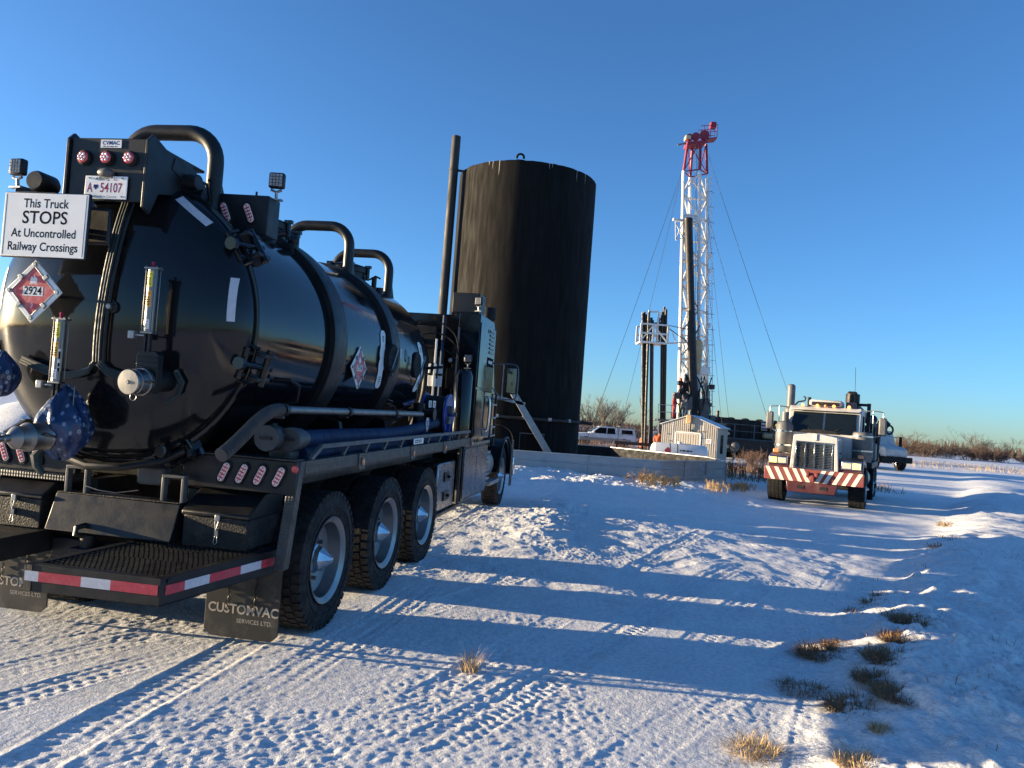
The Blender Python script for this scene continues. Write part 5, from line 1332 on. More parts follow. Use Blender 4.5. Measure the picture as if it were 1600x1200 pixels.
# ------------------------------------------------------------------ doghouse shed with ribbed cladding
sh = empty('doghouse_shed', (10.55, 45.0, gz(10.55,45))); tag(sh, 'small grey metal clad shed with a gable roof in front of the derrick', 'shed')
sh.rotation_euler = (0, 0, rad(-25)); HZ = gz(10.55,45)
W_, D_, E_ , PK = 1.62, 3.4, 1.98-HZ, 2.56-HZ
def ridge(x): return E_ + (PK-E_)*(1-abs(x)/W_)
n = 26
for k in range(n):
    x0 = -W_ + 2*W_*k/n; x1 = x0 + 2*W_/n
    poly = [(x0,.0),(x1,.0),(x1,ridge(x1)),(x0,ridge(x0))]
    o = MB().prism(poly, 'y', -.02, .0).b(x0, x0+.045, -.042, -.02, .0, min(ridge(x0), ridge(x0+.045))-.01).build('cladding_panel', M['clad'], sh)
for k in range(16):
    y0 = .02 + D_*k/16; y1 = y0 + D_/16
    for s in (1, -1): MB().b(*sorted((s*W_, s*(W_-.02))), y0, y1, 0, E_).b(*sorted((s*W_, s*(W_+.02))), y0, y0+.05, 0, E_-.01).build('cladding_panel', M['clad'], sh)
MB().prism([(-W_,0),(W_,0),(W_,E_),(0,PK),(-W_,E_)], 'y', D_+.02, D_+.04).build('back_wall', M['clad'], sh)
for s in (1, -1):
    MB().add([(0,-.12,PK+.03),(s*(W_+.14),-.12,E_-.03),(s*(W_+.14),D_+.14,E_-.03),(0,D_+.14,PK+.03),(0,-.12,PK+.07),(s*(W_+.14),-.12,E_+.01),(s*(W_+.14),D_+.14,E_+.01),(0,D_+.14,PK+.07)], [(0,1,2,3),(7,6,5,4),(0,4,5,1),(1,5,6,2),(2,6,7,3),(3,7,4,0)]).build('roof_sheet', M['roof_white'], sh)
dr = MB().b(-.72,.62,-.075,-.044,.05,1.62).build('door', M['clad'], sh, 0.008)
for k in range(9): MB().b(-.66+k*.145,-.62+k*.145,-.086,-.076,.1,1.55).build('door_rib', M['clad'], dr)
for a in ((-.80,-.73,.02,1.70),(.63,.70,.02,1.70)): MB().b(a[0],a[1],-.09,-.044,a[2],a[3]).build('door_frame', M['placard_white'], dr, 0.004)
MB().b(-.80,.70,-.09,-.044,1.63,1.70).build('door_frame', M['placard_white'], dr, 0.004)
for x in (-1.0,.78): MB().b(x,x+.05,-.05,-.02,.0,ridge(x)-.02).build('corner_trim', M['roof_white'], sh)
sg_ = MB().b(.98,1.30,-.055,-.043,1.12,1.38).build('shed_notice', M['placard_white'], sh, 0.003)
print_lines(sg_, (1.14,-.0565,1.25), REAR, .22, .18, 3, M['red_ink'])
for x, z in ((-1.2,1.5),(-1.05,1.1),(.85,1.4)): MB().b(x-.12,x+.12,-.056,-.043,z-.03,z+.03).build('hinge_strap', M['rig_grey'], sh)
MB().b(W_+.021,W_+.03,1.0,1.9,.55,1.65).build('side_window', M['glass'], sh)
MB().tube([(.05,-.1,1.75),(.05,-.18,2.0),(.05,-.18,2.3),(-.02,-.12,2.95)], .06, 8).build('stove_pipe', M['rig_grey'], sh)
MB().b(-.18,.12,-.3,-.08,2.2,2.7).build('floodlight', M['rig_rust'], sh, 0.04)
MB().tube([(-.1,-.1,1.85),(.4,-.12,1.72),(.9,-.1,1.82)], .015, 5).build('cable', M['rubber'], sh)
# green generator and crate on the propane tank's far side
gn = empty('portable_generator', (10.0, 43.9, gz(10,43.9))); tag(gn, 'small green generator box in front of the shed door', 'generator')
MB().b(-.28,.12,-.2,.2,.55,.95).build('generator_body', M['gen_green'], gn, 0.05); MB().tube([(-.3,-.2,.0),(-.3,-.2,1.0),(.35,-.2,1.0),(.35,-.2,.0)], .025, 6).build('generator_frame', M['rig_grey'], gn)
MB().b(.14,.6,-.18,.18,.6,.9).build('generator_tank', M['straw_dark'], gn, 0.03)
MB().b(-.35,.65,-.25,.25,.0,.5).build('generator_skid', M['rig_grey'], gn, 0.02)
# propane tank
pt = empty('propane_tank', (8.95, 40.2, gz(8.95,40.2))); tag(pt, 'white horizontal propane tank lying in front of the shed', 'tank'); pt.rotation_euler = (0,0,rad(-6))
pz = .60
prf = [(0,-1.5)] + [(.40*math.sin(a), -1.22-.26*math.cos(a)) for a in np.linspace(.2, math.pi/2, 7)] + [(.40,1.22)] + [(.40*math.cos(a), 1.22+.26*math.sin(a)) for a in np.linspace(.2, math.pi/2-.01, 7)]
MB().lathe(prf, (0,0,pz), (1,0,0), 32).build('tank_shell', M['white_paint'], pt)
for x in (-.5, -.12): MB().lathe([(.402,-.03),(.412,-.03),(.412,.03),(.402,.03)], (x,0,pz), (1,0,0), 32).build('tank_strap', M['rig_grey'], pt)
pd = MB().prism([(-.19,0),(0,-.19),(.19,0),(0,.19)], 'y', -.012, .0).build('hazard_diamond', M['placard_red'], pt); pd.location = (-.62,-.40,pz+.02)
print_lines(pt, (.35,-.408,pz+.06), REAR, .75, .13, 1, M['ink'])
for x in (-.9, .9): MB().b(x-.08,x+.08,-.3,.3,.0,.30).build('tank_saddle', M['rig_grey'], pt)
MB().lathe([(.10,.38),(.12,.38),(.12,.5),(0,.52)], (0,0,pz), (0,0,1), 14).build('valve_dome', M['white_paint'], pt)

# ------------------------------------------------------------------ dark rig tank with walkway
rt = empty('mud_tank', (18.2, 58.5, gz(18.2,58.5))); tag(rt, 'long dark brown equipment tank with a railed walkway right of the shed', 'equipment tank')
MB().b(-3.6,3.4,0,2.4,.02,2.85).build('tank_body', M['rust_dark'], rt, 0.04)
for k in range(9): MB().b(-2.8+k*.72,-2.7+k*.72,-.09,-.005,.3,2.8).build('side_rib', M['rust_dark'], rt, 0.01)
MB().b(-2.9,3.2,-.9,-.02,-.1,1.30).build('skid_box', M['rust_dark'], rt, 0.03)
for k in range(5): MB().sphere((-2.2+k*1.1,1.0,2.9),.3,8,5,sz=.3).build('roof_hatch', M['rust_dark'], rt)
MB().b(-2.9,3.2,-.95,-.1,1.32,1.42).build('walkway', M['rig_grey'], rt, 0.01)
for k in range(5): MB().bar((-2.8+k*1.47,-.9,1.42),(-2.8+k*1.47,-.9,2.5),.07).build('walkway_post', M['rig_grey'], rt)
for z in (1.95, 2.45): MB().bar((-2.85,-.9,z),(3.15,-.9,z),.05).build('walkway_rail', M['grey_paint'], rt)
for x in (-2.6, 0, 2.9): MB().bar((x,-.6,-.1),(x,-.6,1.32),.12).build('walkway_leg', M['rust_dark'], rt)
MB().b(.9,1.35,-.16,-.1,2.15,2.85).build('warning_board', M['placard_white'], rt, 0.01)
for k in range(3): MB().b(.9,1.352,-.166,-.161,2.2+k*.25,2.32+k*.25).build('warning_stripe', M['rig_red'], rt)
pm = MB().lathe([(0,-.5),(.22,-.5),(.25,-.4),(.25,.3),(.15,.5),(0,.5)], (1.5,-.4,1.75), (1,0,0), 16).build('transfer_pump', M['rig_tan'], rt)
MB().lathe([(.25,0),(.3,.1),(.1,.35),(0,.36)], (2.1,-.4,2.45), (0,0,1), 12).build('yellow_cowl', M['yellow'], rt)
pw = empty('power_unit', (15.4, 57.6, gz(15.4,57.6))); tag(pw, 'dark engine house between the shed roof and the railed equipment tank', 'power unit')
MB().b(-.9,1.2,0,2.0,.0,3.0).build('engine_house', M['rust_dark'], pw, 0.06)
for k in range(6): MB().b(-.7+k*.3,-.55+k*.3,-.03,-.005,.8,2.4).build('louvre', M['pipe_black'], pw)
MB().cyl((.4,1,3.0),(.4,1,3.5),.12,n=10).build('exhaust', M['pipe_black'], pw)
# hand-wheel valve stand beside it
hw = empty('valve_stand', (15.2, 54.6, gz(15.2,54.6))); tag(hw, 'sunlit valve stand with a hand wheel beside the shed corner', 'valve')
MB().cyl((0,0,0),(0,0,1.8),.10,n=12).build('stem', M['rig_tan'], hw); MB().tube([(.42*math.cos(t),0.15*math.sin(t),1.8+.1*math.sin(t)) for t in np.linspace(0,2*math.pi,17)[:-1]], .05, 6, closed=True).bar((-.42,0,1.8),(.42,0,1.8),.06).build('hand_wheel', M['rig_tan'], hw)
MB().b(-.5,.4,-.2,.2,.75,1.0).build('valve_body', M['rig_rust'], hw, 0.06)
MB().sphere((.85,0,.9),.35,10,7).build('pressure_vessel', M['rig_grey'], hw); MB().cyl((.4,0,.88),(.6,0,.9),.08,n=8).cyl((.85,0,-.1),(.85,0,.6),.1,n=8).build('vessel_pipe', M['rig_grey'], hw)

# ------------------------------------------------------------------ people on the rig
def person(loc, rz, J, suit, label, hat, lean=0):
    """one continuous skinned figure; J: joint positions in metres for a 1.75 m body"""
    names = list(J); idx = {k: i for i, k in enumerate(names)}
    E_ = [('pelvis','chest'),('chest','neck'),('neck','head'),('head','crown')]
    for s in 'lr': E_ += [('chest','sh'+s),('sh'+s,'el'+s),('el'+s,'wr'+s),('wr'+s,'pm'+s),('pelvis','hp'+s),('hp'+s,'kn'+s),('kn'+s,'an'+s),('an'+s,'to'+s)]
    R_ = dict(pelvis=.165, chest=.175, neck=.062, head=.098, crown=.085)
    for s in 'lr': R_.update({'sh'+s:.088,'el'+s:.062,'wr'+s:.045,'pm'+s:.042,'hp'+s:.115,'kn'+s:.080,'an'+s:.062,'to'+s:.052})
    vs = [Vector(J[k]) for k in names]; es = [(idx[a], idx[b_]) for a, b_ in E_]; rr = [R_[k] for k in names]
    for s in 'lr':
        w, p = Vector(J['wr'+s]), Vector(J['pm'+s]); d = (p-w).normalized(); sd_ = d.orthogonal().normalized()
        for k, (off, ln) in enumerate(((-.030,.075),(-.010,.085),(.010,.08),(.028,.065),(.05,.045))):
            vs.append(p + d*(ln if k < 4 else .01) + sd_*off*(1 if k < 4 else 1.2)); rr.append(.010); es.append((idx['pm'+s], len(vs)-1))
    me = bpy.data.meshes.new('person'); me.from_pydata(vs, es, []); me.materials.append(suit)
    o = bpy.data.objects.new('person', me); col.objects.link(o)
    sk_ = o.modifiers.new('skin', 'SKIN')
    for i, r in enumerate(rr): me.skin_vertices[0].data[i].radius = (r, r)
    me.skin_vertices[0].data[0].use_root = True
    sb = o.modifiers.new('sub', 'SUBSURF'); sb.levels = 1; sb.render_levels = 1
    o.location = loc; o.rotation_euler = (0, 0, rz)
    tag(o, label, 'person')
    h = Vector(J['crown'])
    MB().lathe([(.155,-.015),(.15,-.01),(.125,.0),(.12,.05),(.09,.10),(.04,.125),(0,.13)], h, (0,0,1), 16).build('hard_hat', hat, o)
    f_ = MB().sphere(Vector(J['head'])+Vector((0,-.092,.0)), .02, 6, 4).build('nose', M['skin'], o)
    return o
def pose(**kw):
    J = dict(pelvis=(0,0,.95), chest=(0,0,1.32), neck=(0,0,1.50), head=(0,-.01,1.62), crown=(0,-.005,1.68),
             shl=(.19,0,1.42), ell=(.25,.02,1.14), wrl=(.24,-.08,.90), pml=(.24,-.10,.82), shr=(-.19,0,1.42), elr=(-.25,.02,1.14), wrr=(-.24,-.08,.90), pmr=(-.24,-.10,.82),
             hpl=(.10,0,.90), knl=(.12,-.02,.50), anl=(.12,.02,.09), tol=(.13,-.14,.05), hpr=(-.10,0,.90), knr=(-.12,-.02,.50), anr=(-.12,.02,.09), tor=(-.13,-.14,.05))
    J.update(kw); return J
person((11.45,53.9,2.36), rad(60), pose(ell=(.24,-.10,1.15), wrl=(.15,-.32,1.08), pml=(.13,-.40,1.10)), M['suit_red'], 'person in a red jacket and dark helmet standing on the rig floor', M['hat_dark'])
person((12.25,53.9,2.42), rad(-40), pose(chest=(0,-.18,1.28), neck=(0,-.30,1.43), head=(0,-.38,1.52), crown=(0,-.40,1.58), shl=(.19,-.2,1.38), shr=(-.19,-.2,1.38), ell=(.22,-.42,1.18), wrl=(.14,-.62,1.12), pml=(.12,-.70,1.12), elr=(-.22,-.42,1.18), wrr=(-.14,-.62,1.12), pmr=(-.12,-.70,1.12)), M['suit_grey'], 'person in grey clothes leaning forward beside the mast on the rig floor', M['hat_dark'])
person((10.12,54.5,7.73), rad(-60), pose(elr=(-.34,-.25,1.38), wrr=(-.36,-.52,1.48), pmr=(-.36,-.60,1.50), chest=(0,-.06,1.31)), M['suit_dark'], 'person in dark clothes reaching out on the high racking board', M['hat_dark'])
person((10.25,53.0,gz(10.25,53.0)-.05), rad(20), pose(chest=(0,-.15,1.27), neck=(0,-.25,1.42), head=(0,-.30,1.53), crown=(0,-.31,1.59), ell=(.24,-.25,1.12), wrl=(.12,-.42,1.02), pml=(.10,-.5,1.02)), M['suit_orange'], 'person in orange coveralls bending by the foot of the standing pipes', M['hat_dark'])
# ------------------------------------------------------------------ white heavy truck facing the camera
def heavy_truck(loc, rz, label):
    w = empty('heavy_truck', loc, (0, 0, rz)); tag(w, label, 'truck')
    return w
wt = heavy_truck((8.52, 21.1, -0.03), rad(-28), 'white truck facing the camera with a red and white striped bumper')
# bumper with diagonal stripes: each stripe its own piece
bp_ = MB().b(-1.22,1.22,-1.12,-1.02,.64,.98).build('striped_bumper', M['stripe_red'], wt, 0.01)
for s in (-1, 1):
    for k in range(5):
        c = s*(.16+k*.225); wd = .052; sk_ = s*.085
        if k == 0: c = s*.19
        poly = [(c-wd-sk_*1, .645),(c+wd-sk_*1, .645),(c+wd+sk_, .975),(c-wd+sk_, .975)]
        poly = [(max(-1.215,min(1.215,a)), b_) for a, b_ in poly]
        MB().prism(poly, 'y', -1.127, -1.1205).build('bumper_stripe', M['stripe_white'], bp_)
m = MB(); m.b(-.14,.14,-1.26,-1.12,.80,.90); m.cyl((-.14,-1.24,.85),(-.07,-1.24,.85),.085,n=10); m.cyl((.07,-1.24,.85),(.14,-1.24,.85),.07,n=10); m.b(-.05,.05,-1.30,-1.12,.68,.84)
m.build('tow_pintle', M['stripe_red'], bp_, 0.01)
vl = MB().prism([(-.66,.64),(.62,.64),(.55,.36),(-.62,.36)], 'y', -1.08, -.9).build('lower_valance', M['maroon'], wt, 0.02)
for x in (-.38, .18): MB().b(x,x+.18,-1.092,-1.081,.46,.55).build('tow_slot', M['rubber'], vl)
# grille and hood
gs = MB().prism([(-.60,.96),(-.54,1.86),(-.05,1.93),(.05,1.93),(.54,1.86),(.60,.96),(.50,.96),(.47,1.70),(-.47,1.70),(-.50,.96)], 'y', -1.0, -.86).build('grille_surround', M['truck_white'], wt, 0.015)
MB().b(-.5,.5,-.97,-.95,.98,1.72).build('grille_screen', M['rubber'], wt)
for k in range(15): MB().b(-.45,.45,-.985,-.972,1.05+k*.042,1.062+k*.042).build('grille_slat', M['chrome'], wt)
for x in (-.46,-.23,0,.23,.44): MB().b(x-.014,x+.014,-1.005,-.986,1.0,1.70).build('grille_bar', M['chrome'], wt, 0.003)
for z in (1.0,1.68): MB().b(-.48,.48,-1.006,-.987,z-.02,z+.02).build('grille_frame', M['chrome'], wt, 0.003)
MB().b(-.045,.045,-1.03,-1.0,1.74,1.92).build('hood_emblem', M['stripe_white'], wt, 0.01)
hd_ = MB().prism([(-.56,1.0),(-.53,1.84),(-.2,1.93),(.2,1.93),(.53,1.84),(.56,1.0)], 'y', -.86, .72).build('hood', M['truck_white'], wt, 0.05, seg=3)
MB().prism([(-.55,1.935),(.55,1.935),(.40,2.02),(0,2.05),(-.40,2.02)], 'y', -.35, -.30).build('bug_deflector', M['rubber'], wt, 0.01)
MB().b(.561,.57,-.3,-.12,1.42,1.47).build('hood_badge', M['rubber'], wt)
# cab
cb_ = MB().prism([(.72,1.15),(.72,1.93),(.98,2.62),(1.12,2.72),(2.25,2.72),(2.3,2.6),(2.3,1.15)], 'x', -.98, .98).build('cab', M['truck_white'], wt, 0.05, seg=3)
for s in (-1, 1):
    MB().add([(s*.03,.728,1.96),(s*.86,.738,1.96),(s*.83,.955,2.55),(s*.03,.945,2.55),(s*.03,.69,1.96),(s*.86,.70,1.96),(s*.83,.917,2.55),(s*.03,.907,2.55)], [(0,1,2,3),(4,7,6,5),(0,4,5,1),(1,5,6,2),(2,6,7,3),(3,7,4,0)]).build('windscreen_pane', M['glass_blue'], cb_)
    MB().prism([(1.05,1.95),(1.12,2.52),(1.85,2.52),(1.85,1.95)], 'x', *sorted((s*.981, s*.987))).build('side_window', M['glass_blue'], cb_)
    MB().b(*sorted((s*.981, s*.992)), .98, 1.95, 1.2, 1.9).build('cab_door', M['truck_white'], cb_, 0.006)
    MB().tube([(s*.2,.70,1.95),(s*.42,.73,2.1)], .012, 5).build('wiper', M['rubber'], cb_)
MB().b(-.92,.92,.80,1.06,2.60,2.64).build('sun_visor', M['truck_white'], cb_, 0.01)
ac = MB().b(-.45,.42,1.1,2.0,2.73,2.92).build('roof_unit', M['truck_white'], cb_, 0.04)
MB().b(-.38,.35,1.08,1.10,2.76,2.86).build('roof_unit_grille', M['rubber'], ac)
for x in (-.62,-.22,.0,.22,.62): MB().sphere((x,1.05,2.75),.045,10,6).build('roof_marker_light', M['amber_lit'] if abs(x) > .1 else M['amber'], cb_)
MB().tube([(-.9,1.3,2.70),(-.78,1.3,2.84),(-.6,1.3,2.88),(-.58,1.3,2.98),(-.64,1.3,3.0)], .025, 6).build('air_horn', M['rubber'], cb_)
MB().cyl((-.5,1.5,2.72),(-.5,1.5,3.0),.05,n=8).build('antenna_base', M['rubber'], cb_)
MB().b(.5,.78,1.4,1.6,2.72,2.9).build('spot_lamp', M['grey_paint'], cb_, 0.02)
# fenders, headlamps
for s in (-1, 1):
    arc = [(-.1+.70*math.cos(a)*1.05, .50+.68*math.sin(a)) for a in np.linspace(0, math.pi, 14)]
    out = [( .66,.9),(.60,1.22),(-.35,1.34),(-.88,1.26),(-.95,1.0),(-.95,.9)]
    fdr = MB().prism(out + [(-.72,.9)] + [(p[0]-.0, max(p[1],.9)) for p in arc[::-1][2:-2]], 'x', *sorted((s*.60, s*1.17))).build('fender', M['maroon'], wt, 0.03)
    hl = MB().b(*sorted((s*.66, s*1.14)), -1.0, -.94, 1.04, 1.27).build('headlamp_panel', M['chrome'], wt, 0.02)
    MB().b(*sorted((s*.93, s*1.12)), -1.012, -1.0, 1.08, 1.23).build('headlamp', M['headlamp_lit'], hl, 0.01)
    MB().b(*sorted((s*.69, s*.90)), -1.012, -1.0, 1.08, 1.23).build('headlamp', M['headlamp'], hl, 0.01)
    MB().b(*sorted((s*1.0, s*1.14)), -.4, -.3, 1.34, 1.44).build('turn_lamp', M['amber'], fdr, 0.01)
    ac_ = MB().lathe([(0,1.35),(.20,1.35),(.24,1.42),(.24,2.12),(.20,2.2),(.10,2.24),(.10,2.5),(0,2.5)] if s < 0 else [(0,1.25),(.23,1.25),(.26,1.3),(.26,2.02),(.22,2.06),(0,2.07)], (s*1.03,.72,0), (0,0,1), 20).build('air_cleaner', M['rig_grey'], wt)
    for z in (1.55, 1.95): MB().lathe([(.262,z-.02),(.27,z-.02),(.27,z+.02),(.262,z+.02)], (s*1.03,.72,0), (0,0,1), 20).build('cleaner_band', M['chrome'], ac_)
    # mirrors
    fr = MB().tube(smooth([(s*.98,1.05,2.66),(s*1.3,1.0,2.68),(s*1.48,1.0,2.66),(s*1.52,1.0,2.6),(s*1.52,1.0,1.95),(s*.98,1.1,1.95)], 2), .018, 6).build('mirror_frame', M['galv'], wt)
    MB().tube([(s*1.25,1.0,2.68),(s*1.25,1.05,1.95)], .014, 6).build('mirror_brace', M['galv'], fr)
    MB().b(*sorted((s*1.40, s*1.60)), .93, 1.06, 2.0, 2.5).build('mirror', M['rig_grey'], fr, 0.04)
    MB().lathe([(0,0),(.30,0),(.31,.03),(.31,1.3),(0,1.32)], (s*.88,1.1,.75), (0,1,0), 24).build('fuel_tank', M['stainless'], wt)
    MB().b(*sorted((s*.75, s*1.18)), .9, 1.6, .42, .47).build('step', M['galv'], wt, 0.006)
    make_wheel(wt, s*1.02, 0.0, s, dish=.13, tyre_me=TYRE, paint=M['stainless_dark'], sc=1.06, scw=1.45, z=.555)
    for y in (4.2, 5.5):
        make_wheel(wt, s*1.05, y, s, tyre_me=TYRE, paint=M['stainless_dark']); make_wheel(wt, s*.78, y, -s, tyre_me=TYRE, paint=M['stainless_dark'])
    MB().b(*sorted((s*1.22, s*1.24)), 5.0, 5.3, .35, .5).build('side_marker_board', M['rubber'], wt)
MB().lathe([(0,2.3),(.16,2.3),(.16,2.62),(.115,2.68),(.115,3.28),(.10,3.33),(.06,3.36)], (-1.02,1.5,0), (0,0,1), 18).build('exhaust_stack', M['rig_grey'], wt)
MB().lathe([(.12,1.2),(.15,1.25),(.15,2.3)], (-1.02,1.5,0), (0,0,1), 18).build('heat_shield', M['rig_grey'], wt)
MB().b(-.45,.45,-.9,6.0,.66,.92).build('frame', M['rubber'], wt, 0.02)
MB().cyl((-.9,0,.54),(.9,0,.54),.07,n=8).build('axle', M['rubber'], wt)
for y in (4.2, 5.5): MB().cyl((-.9,y,.54),(.9,y,.54),.09,n=8).build('axle', M['rubber'], wt)
# deck, headache rack, gin pole, hoses behind the cab
dk = MB().b(-1.22,1.22,2.5,6.2,1.02,1.2).build('deck', M['pipe_black'], wt, 0.02)
rk_ = MB().b(-1.1,1.1,2.42,2.5,1.2,2.3).build('headache_rack', M['pipe_black'], wt, 0.02)
for x in (.72, 1.05): MB().bar((x,2.55,1.2),(x,2.55,2.95),.10).build('rack_post', M['pipe_black'], wt)
MB().bar((.72,2.55,2.9),(1.05,2.55,2.9),.08).build('rack_crossbar', M['pipe_black'], wt)
MB().b(.45,.72,2.3,2.6,1.2,3.28).build('crane_column', M['pipe_black'], wt, 0.05)
MB().lathe([(0,2.95),(.2,2.95),(.2,3.2),(0,3.25)], (.60,2.45,0), (0,0,1), 12).build('crane_motor', M['pipe_black'], wt)
MB().bar((.62,2.6,2.9),(1.15,4.2,2.3),.18).build('crane_boom', M['pipe_black'], wt, 0.02)
for (x, y, z, sx, sy, sz, mt) in ((-.5,3.4,1.7,.5,.6,.5,'rust_dark'),(.55,3.6,1.6,.6,.7,.4,'pipe_black'),(.3,5.0,1.55,.8,.8,.35,'rust_dark'),(-.4,5.5,1.7,.6,.6,.5,'pipe_black'),(1.0,4.6,1.5,.22,.4,.3,'rig_grey')): 
    b_ = MB().b(-sx,sx,-sy,sy,-sz,sz).build('deck_machinery', M[mt], wt, 0.08); b_.location = (x,y,z)
for k in range(4): MB().tube(smooth([(1.0,2.7+.3*k,1.3),(1.2,2.9+.3*k,1.9+.1*k),(1.1,3.3+.3*k,2.3),(.9,3.6+.3*k,1.6)]), .04, 6).build('deck_hose', M['rubber'], wt)
m = MB(); m.cyl((1.05,4.9,1.2),(1.05,4.9,2.5),.10,n=10); m.sphere((1.05,4.9,2.55),.15,10,6); m.build('winch_post', M['pipe_black'], wt)
MB().tube(smooth([(1.15,5.9,1.2),(1.2,5.9,2.4),(1.3,5.9,2.6),(1.5,5.9,2.4)]), .09, 8).build('hook_arm', M['pipe_black'], wt)
MB().tube([(1.53+.10*math.cos(t),5.9,2.27+.14*math.sin(t)) for t in np.linspace(0,2*math.pi,13)[:-1]], .035, 6, closed=True).build('hook_ring', M['pipe_black'], wt)
MB().cyl((.75,1.2,2.72),(.72,1.2,3.9),.006,n=5).build('whip_antenna', M['rubber'], wt)

# ------------------------------------------------------------------ second white truck, side on, behind the first
w2 = heavy_truck((26.6, 54.0, gz(26.6,54.0)), rad(8), 'white truck parked side on behind the striped bumper truck')
MB().prism([(-1.05,.95),(-1.05,1.42),(-.9,1.55),(.55,1.80),(.55,.95)], 'x', -.80, .80).build('hood', M['truck_white'], w2, 0.05, seg=3)
c2 = MB().prism([(.55,.95),(.55,1.78),(.95,2.62),(1.1,2.72),(2.15,2.72),(2.2,.95)], 'x', -1.0, 1.0).build('cab', M['truck_white'], w2, 0.06, seg=3)
for s in (-1, 1):
    MB().prism([(.88,1.75),(1.08,2.45),(1.75,2.45),(1.75,1.75)], 'x', *sorted((s*1.001, s*1.008))).build('side_window', M['glass_blue'], c2)
    fr = MB().tube([(s*1.0,.9,2.3),(s*1.45,.7,2.35),(s*1.45,.7,1.7)], .03, 6).build('mirror_frame', M['rubber'], w2)
    MB().b(*sorted((s*1.36, s*1.54)), .62, .78, 1.65, 2.35).build('mirror', M['rubber'], fr, 0.04)
    MB().prism([(.62*math.cos(a)-.0, .52+.66*math.sin(a)) for a in np.linspace(0, math.pi, 14)], 'x', *sorted((s*.55, s*1.0))).build('wheel_arch', M['rubber'], w2)
    make_wheel(w2, s*1.0, 0.0, s, dish=.13, tyre_me=TYRE, paint=M['stainless_dark'])
    for y in (4.6, 5.9): make_wheel(w2, s*1.05, y, s, tyre_me=TYRE, paint=M['stainless_dark'])
    MB().b(*sorted((s*.6, s*1.12)), .9, 2.4, .4, .95).build('fuel_tank', M['stainless_dark'], w2, 0.1)
MB().add([(-.85,.575,1.80),(.85,.575,1.80),(.8,.93,2.55),(-.8,.93,2.55)], [(0,1,2,3)]).build('windscreen', M['glass_blue'], c2)
MB().b(-1.1,1.1,-1.2,-1.05,.55,.95).build('front_bumper', M['rubber'], w2, 0.03)
MB().lathe([(.09,1.2),(.10,1.2),(.10,3.0),(.09,3.05)], (1.0,2.4,0), (0,0,1), 12).build('exhaust_stack', M['rig_grey'], w2)
MB().b(-.45,.45,-1.0,7.0,.6,.9).build('frame', M['rubber'], w2, 0.02)
MB().b(-1.15,1.15,2.5,7.0,.95,2.3).build('body_box', M['rust_dark'], w2, 0.05)
MB().b(-1.0,1.0,3.2,6.0,2.3,2.9).build('body_tank', M['pipe_black'], w2, 0.1)

# ------------------------------------------------------------------ pickup far behind the wall
pu = empty('pickup_truck', (9.35, 75.0, gz(9.35,75)+.02), (0, 0, rad(3))); tag(pu, 'dusty white pickup truck with a bed cap parked far behind the wall', 'pickup')
# front towards -X
MB().b(-2.55,2.4,-.992,-.975,.50,.82).build('muddy_sill', M['mud_paint'], pu, 0.01)
body = [(-2.95,.55),(-2.95,1.02),(-2.75,1.12),(-1.55,1.22),(2.9,1.22),(2.92,.6),(2.45,.5),(-2.6,.5)]
bdy = MB().prism(body, 'y', -.98, .98).build('body', M['pickup_paint'], pu, 0.05, seg=3)
cbn = MB().prism([(-1.6,1.20),(-.75,1.86),(-.5,1.92),(1.0,1.92),(1.15,1.20)], 'y', -.86, .86).build('cab', M['pickup_paint'], pu, 0.06, seg=3)
for s in (-1, 1):
    MB().prism([(-1.28,1.24),(-.72,1.78),(.02,1.80),(.02,1.24)], 'y', *sorted((s*.861, s*.868))).build('side_window', M['glass_blue'], cbn)
    MB().prism([(.10,1.24),(.10,1.80),(.82,1.80),(.9,1.24)], 'y', *sorted((s*.861, s*.868))).build('side_window', M['glass_blue'], cbn)
    MB().b(-1.32,-1.12,*sorted((s*.95, s*1.15)),1.22,1.42).build('mirror', M['pickup_paint'], pu, 0.03)
    for x in (-1.95, 1.75):
        w_ = make_wheel(pu, x, s*.82, 1, dish=.13, tyre_me=TYRE, paint=M['stainless_dark'], sc=.74, scw=.9, z=.40); w_.rotation_euler = (0,0,rad(90*s))
        MB().lathe([(0,0),(.46,0),(.46,.01),(0,.01)], (x,s*.975,.42), (0,s,0), 20).build('wheel_arch', M['rubber'], pu)
MB().add([(-1.50,-.8,1.30),(-1.50,.8,1.30),(-.80,.75,1.835),(-.80,-.75,1.835)], [(0,1,2,3)]).build('windscreen', M['glass_blue'], cbn)
cp2 = MB().prism([(1.2,1.22),(1.25,1.80),(2.75,1.84),(2.88,1.22)], 'y', -.85, .85).build('bed_cap', M['pickup_paint'], pu, 0.04)
MB().prism([(1.5,1.32),(1.5,1.70),(2.55,1.70),(2.6,1.32)], 'y', -.868, -.851).build('cap_window', M['glass_blue'], cp2)
rkk = MB().bar((1.3,-.8,2.02),(2.75,-.8,2.05),.05).bar((1.3,.8,2.02),(2.75,.8,2.05),.05).build('roof_rack', M['galv'], pu)
for x in (1.3,1.65,2.0,2.4,2.75): MB().bar((x,-.8,1.8),(x,-.8,2.05),.035).build('rack_post', M['galv'], rkk); MB().bar((x,-.8,2.03),(x,.8,2.03),.035).build('rack_bar', M['galv'], rkk)
for s in (-1, 1): MB().b(2.88,2.935,*sorted((s*.72, s*.97)),.85,1.15).build('tail_light', M['red_lens'], pu, 0.01)
MB().b(-3.05,-2.9,-.95,.95,.45,.68).build('front_bumper', M['chrome'], pu, 0.03); MB().b(2.9,3.05,-.95,.95,.45,.65).build('rear_bumper', M['chrome'], pu, 0.03)
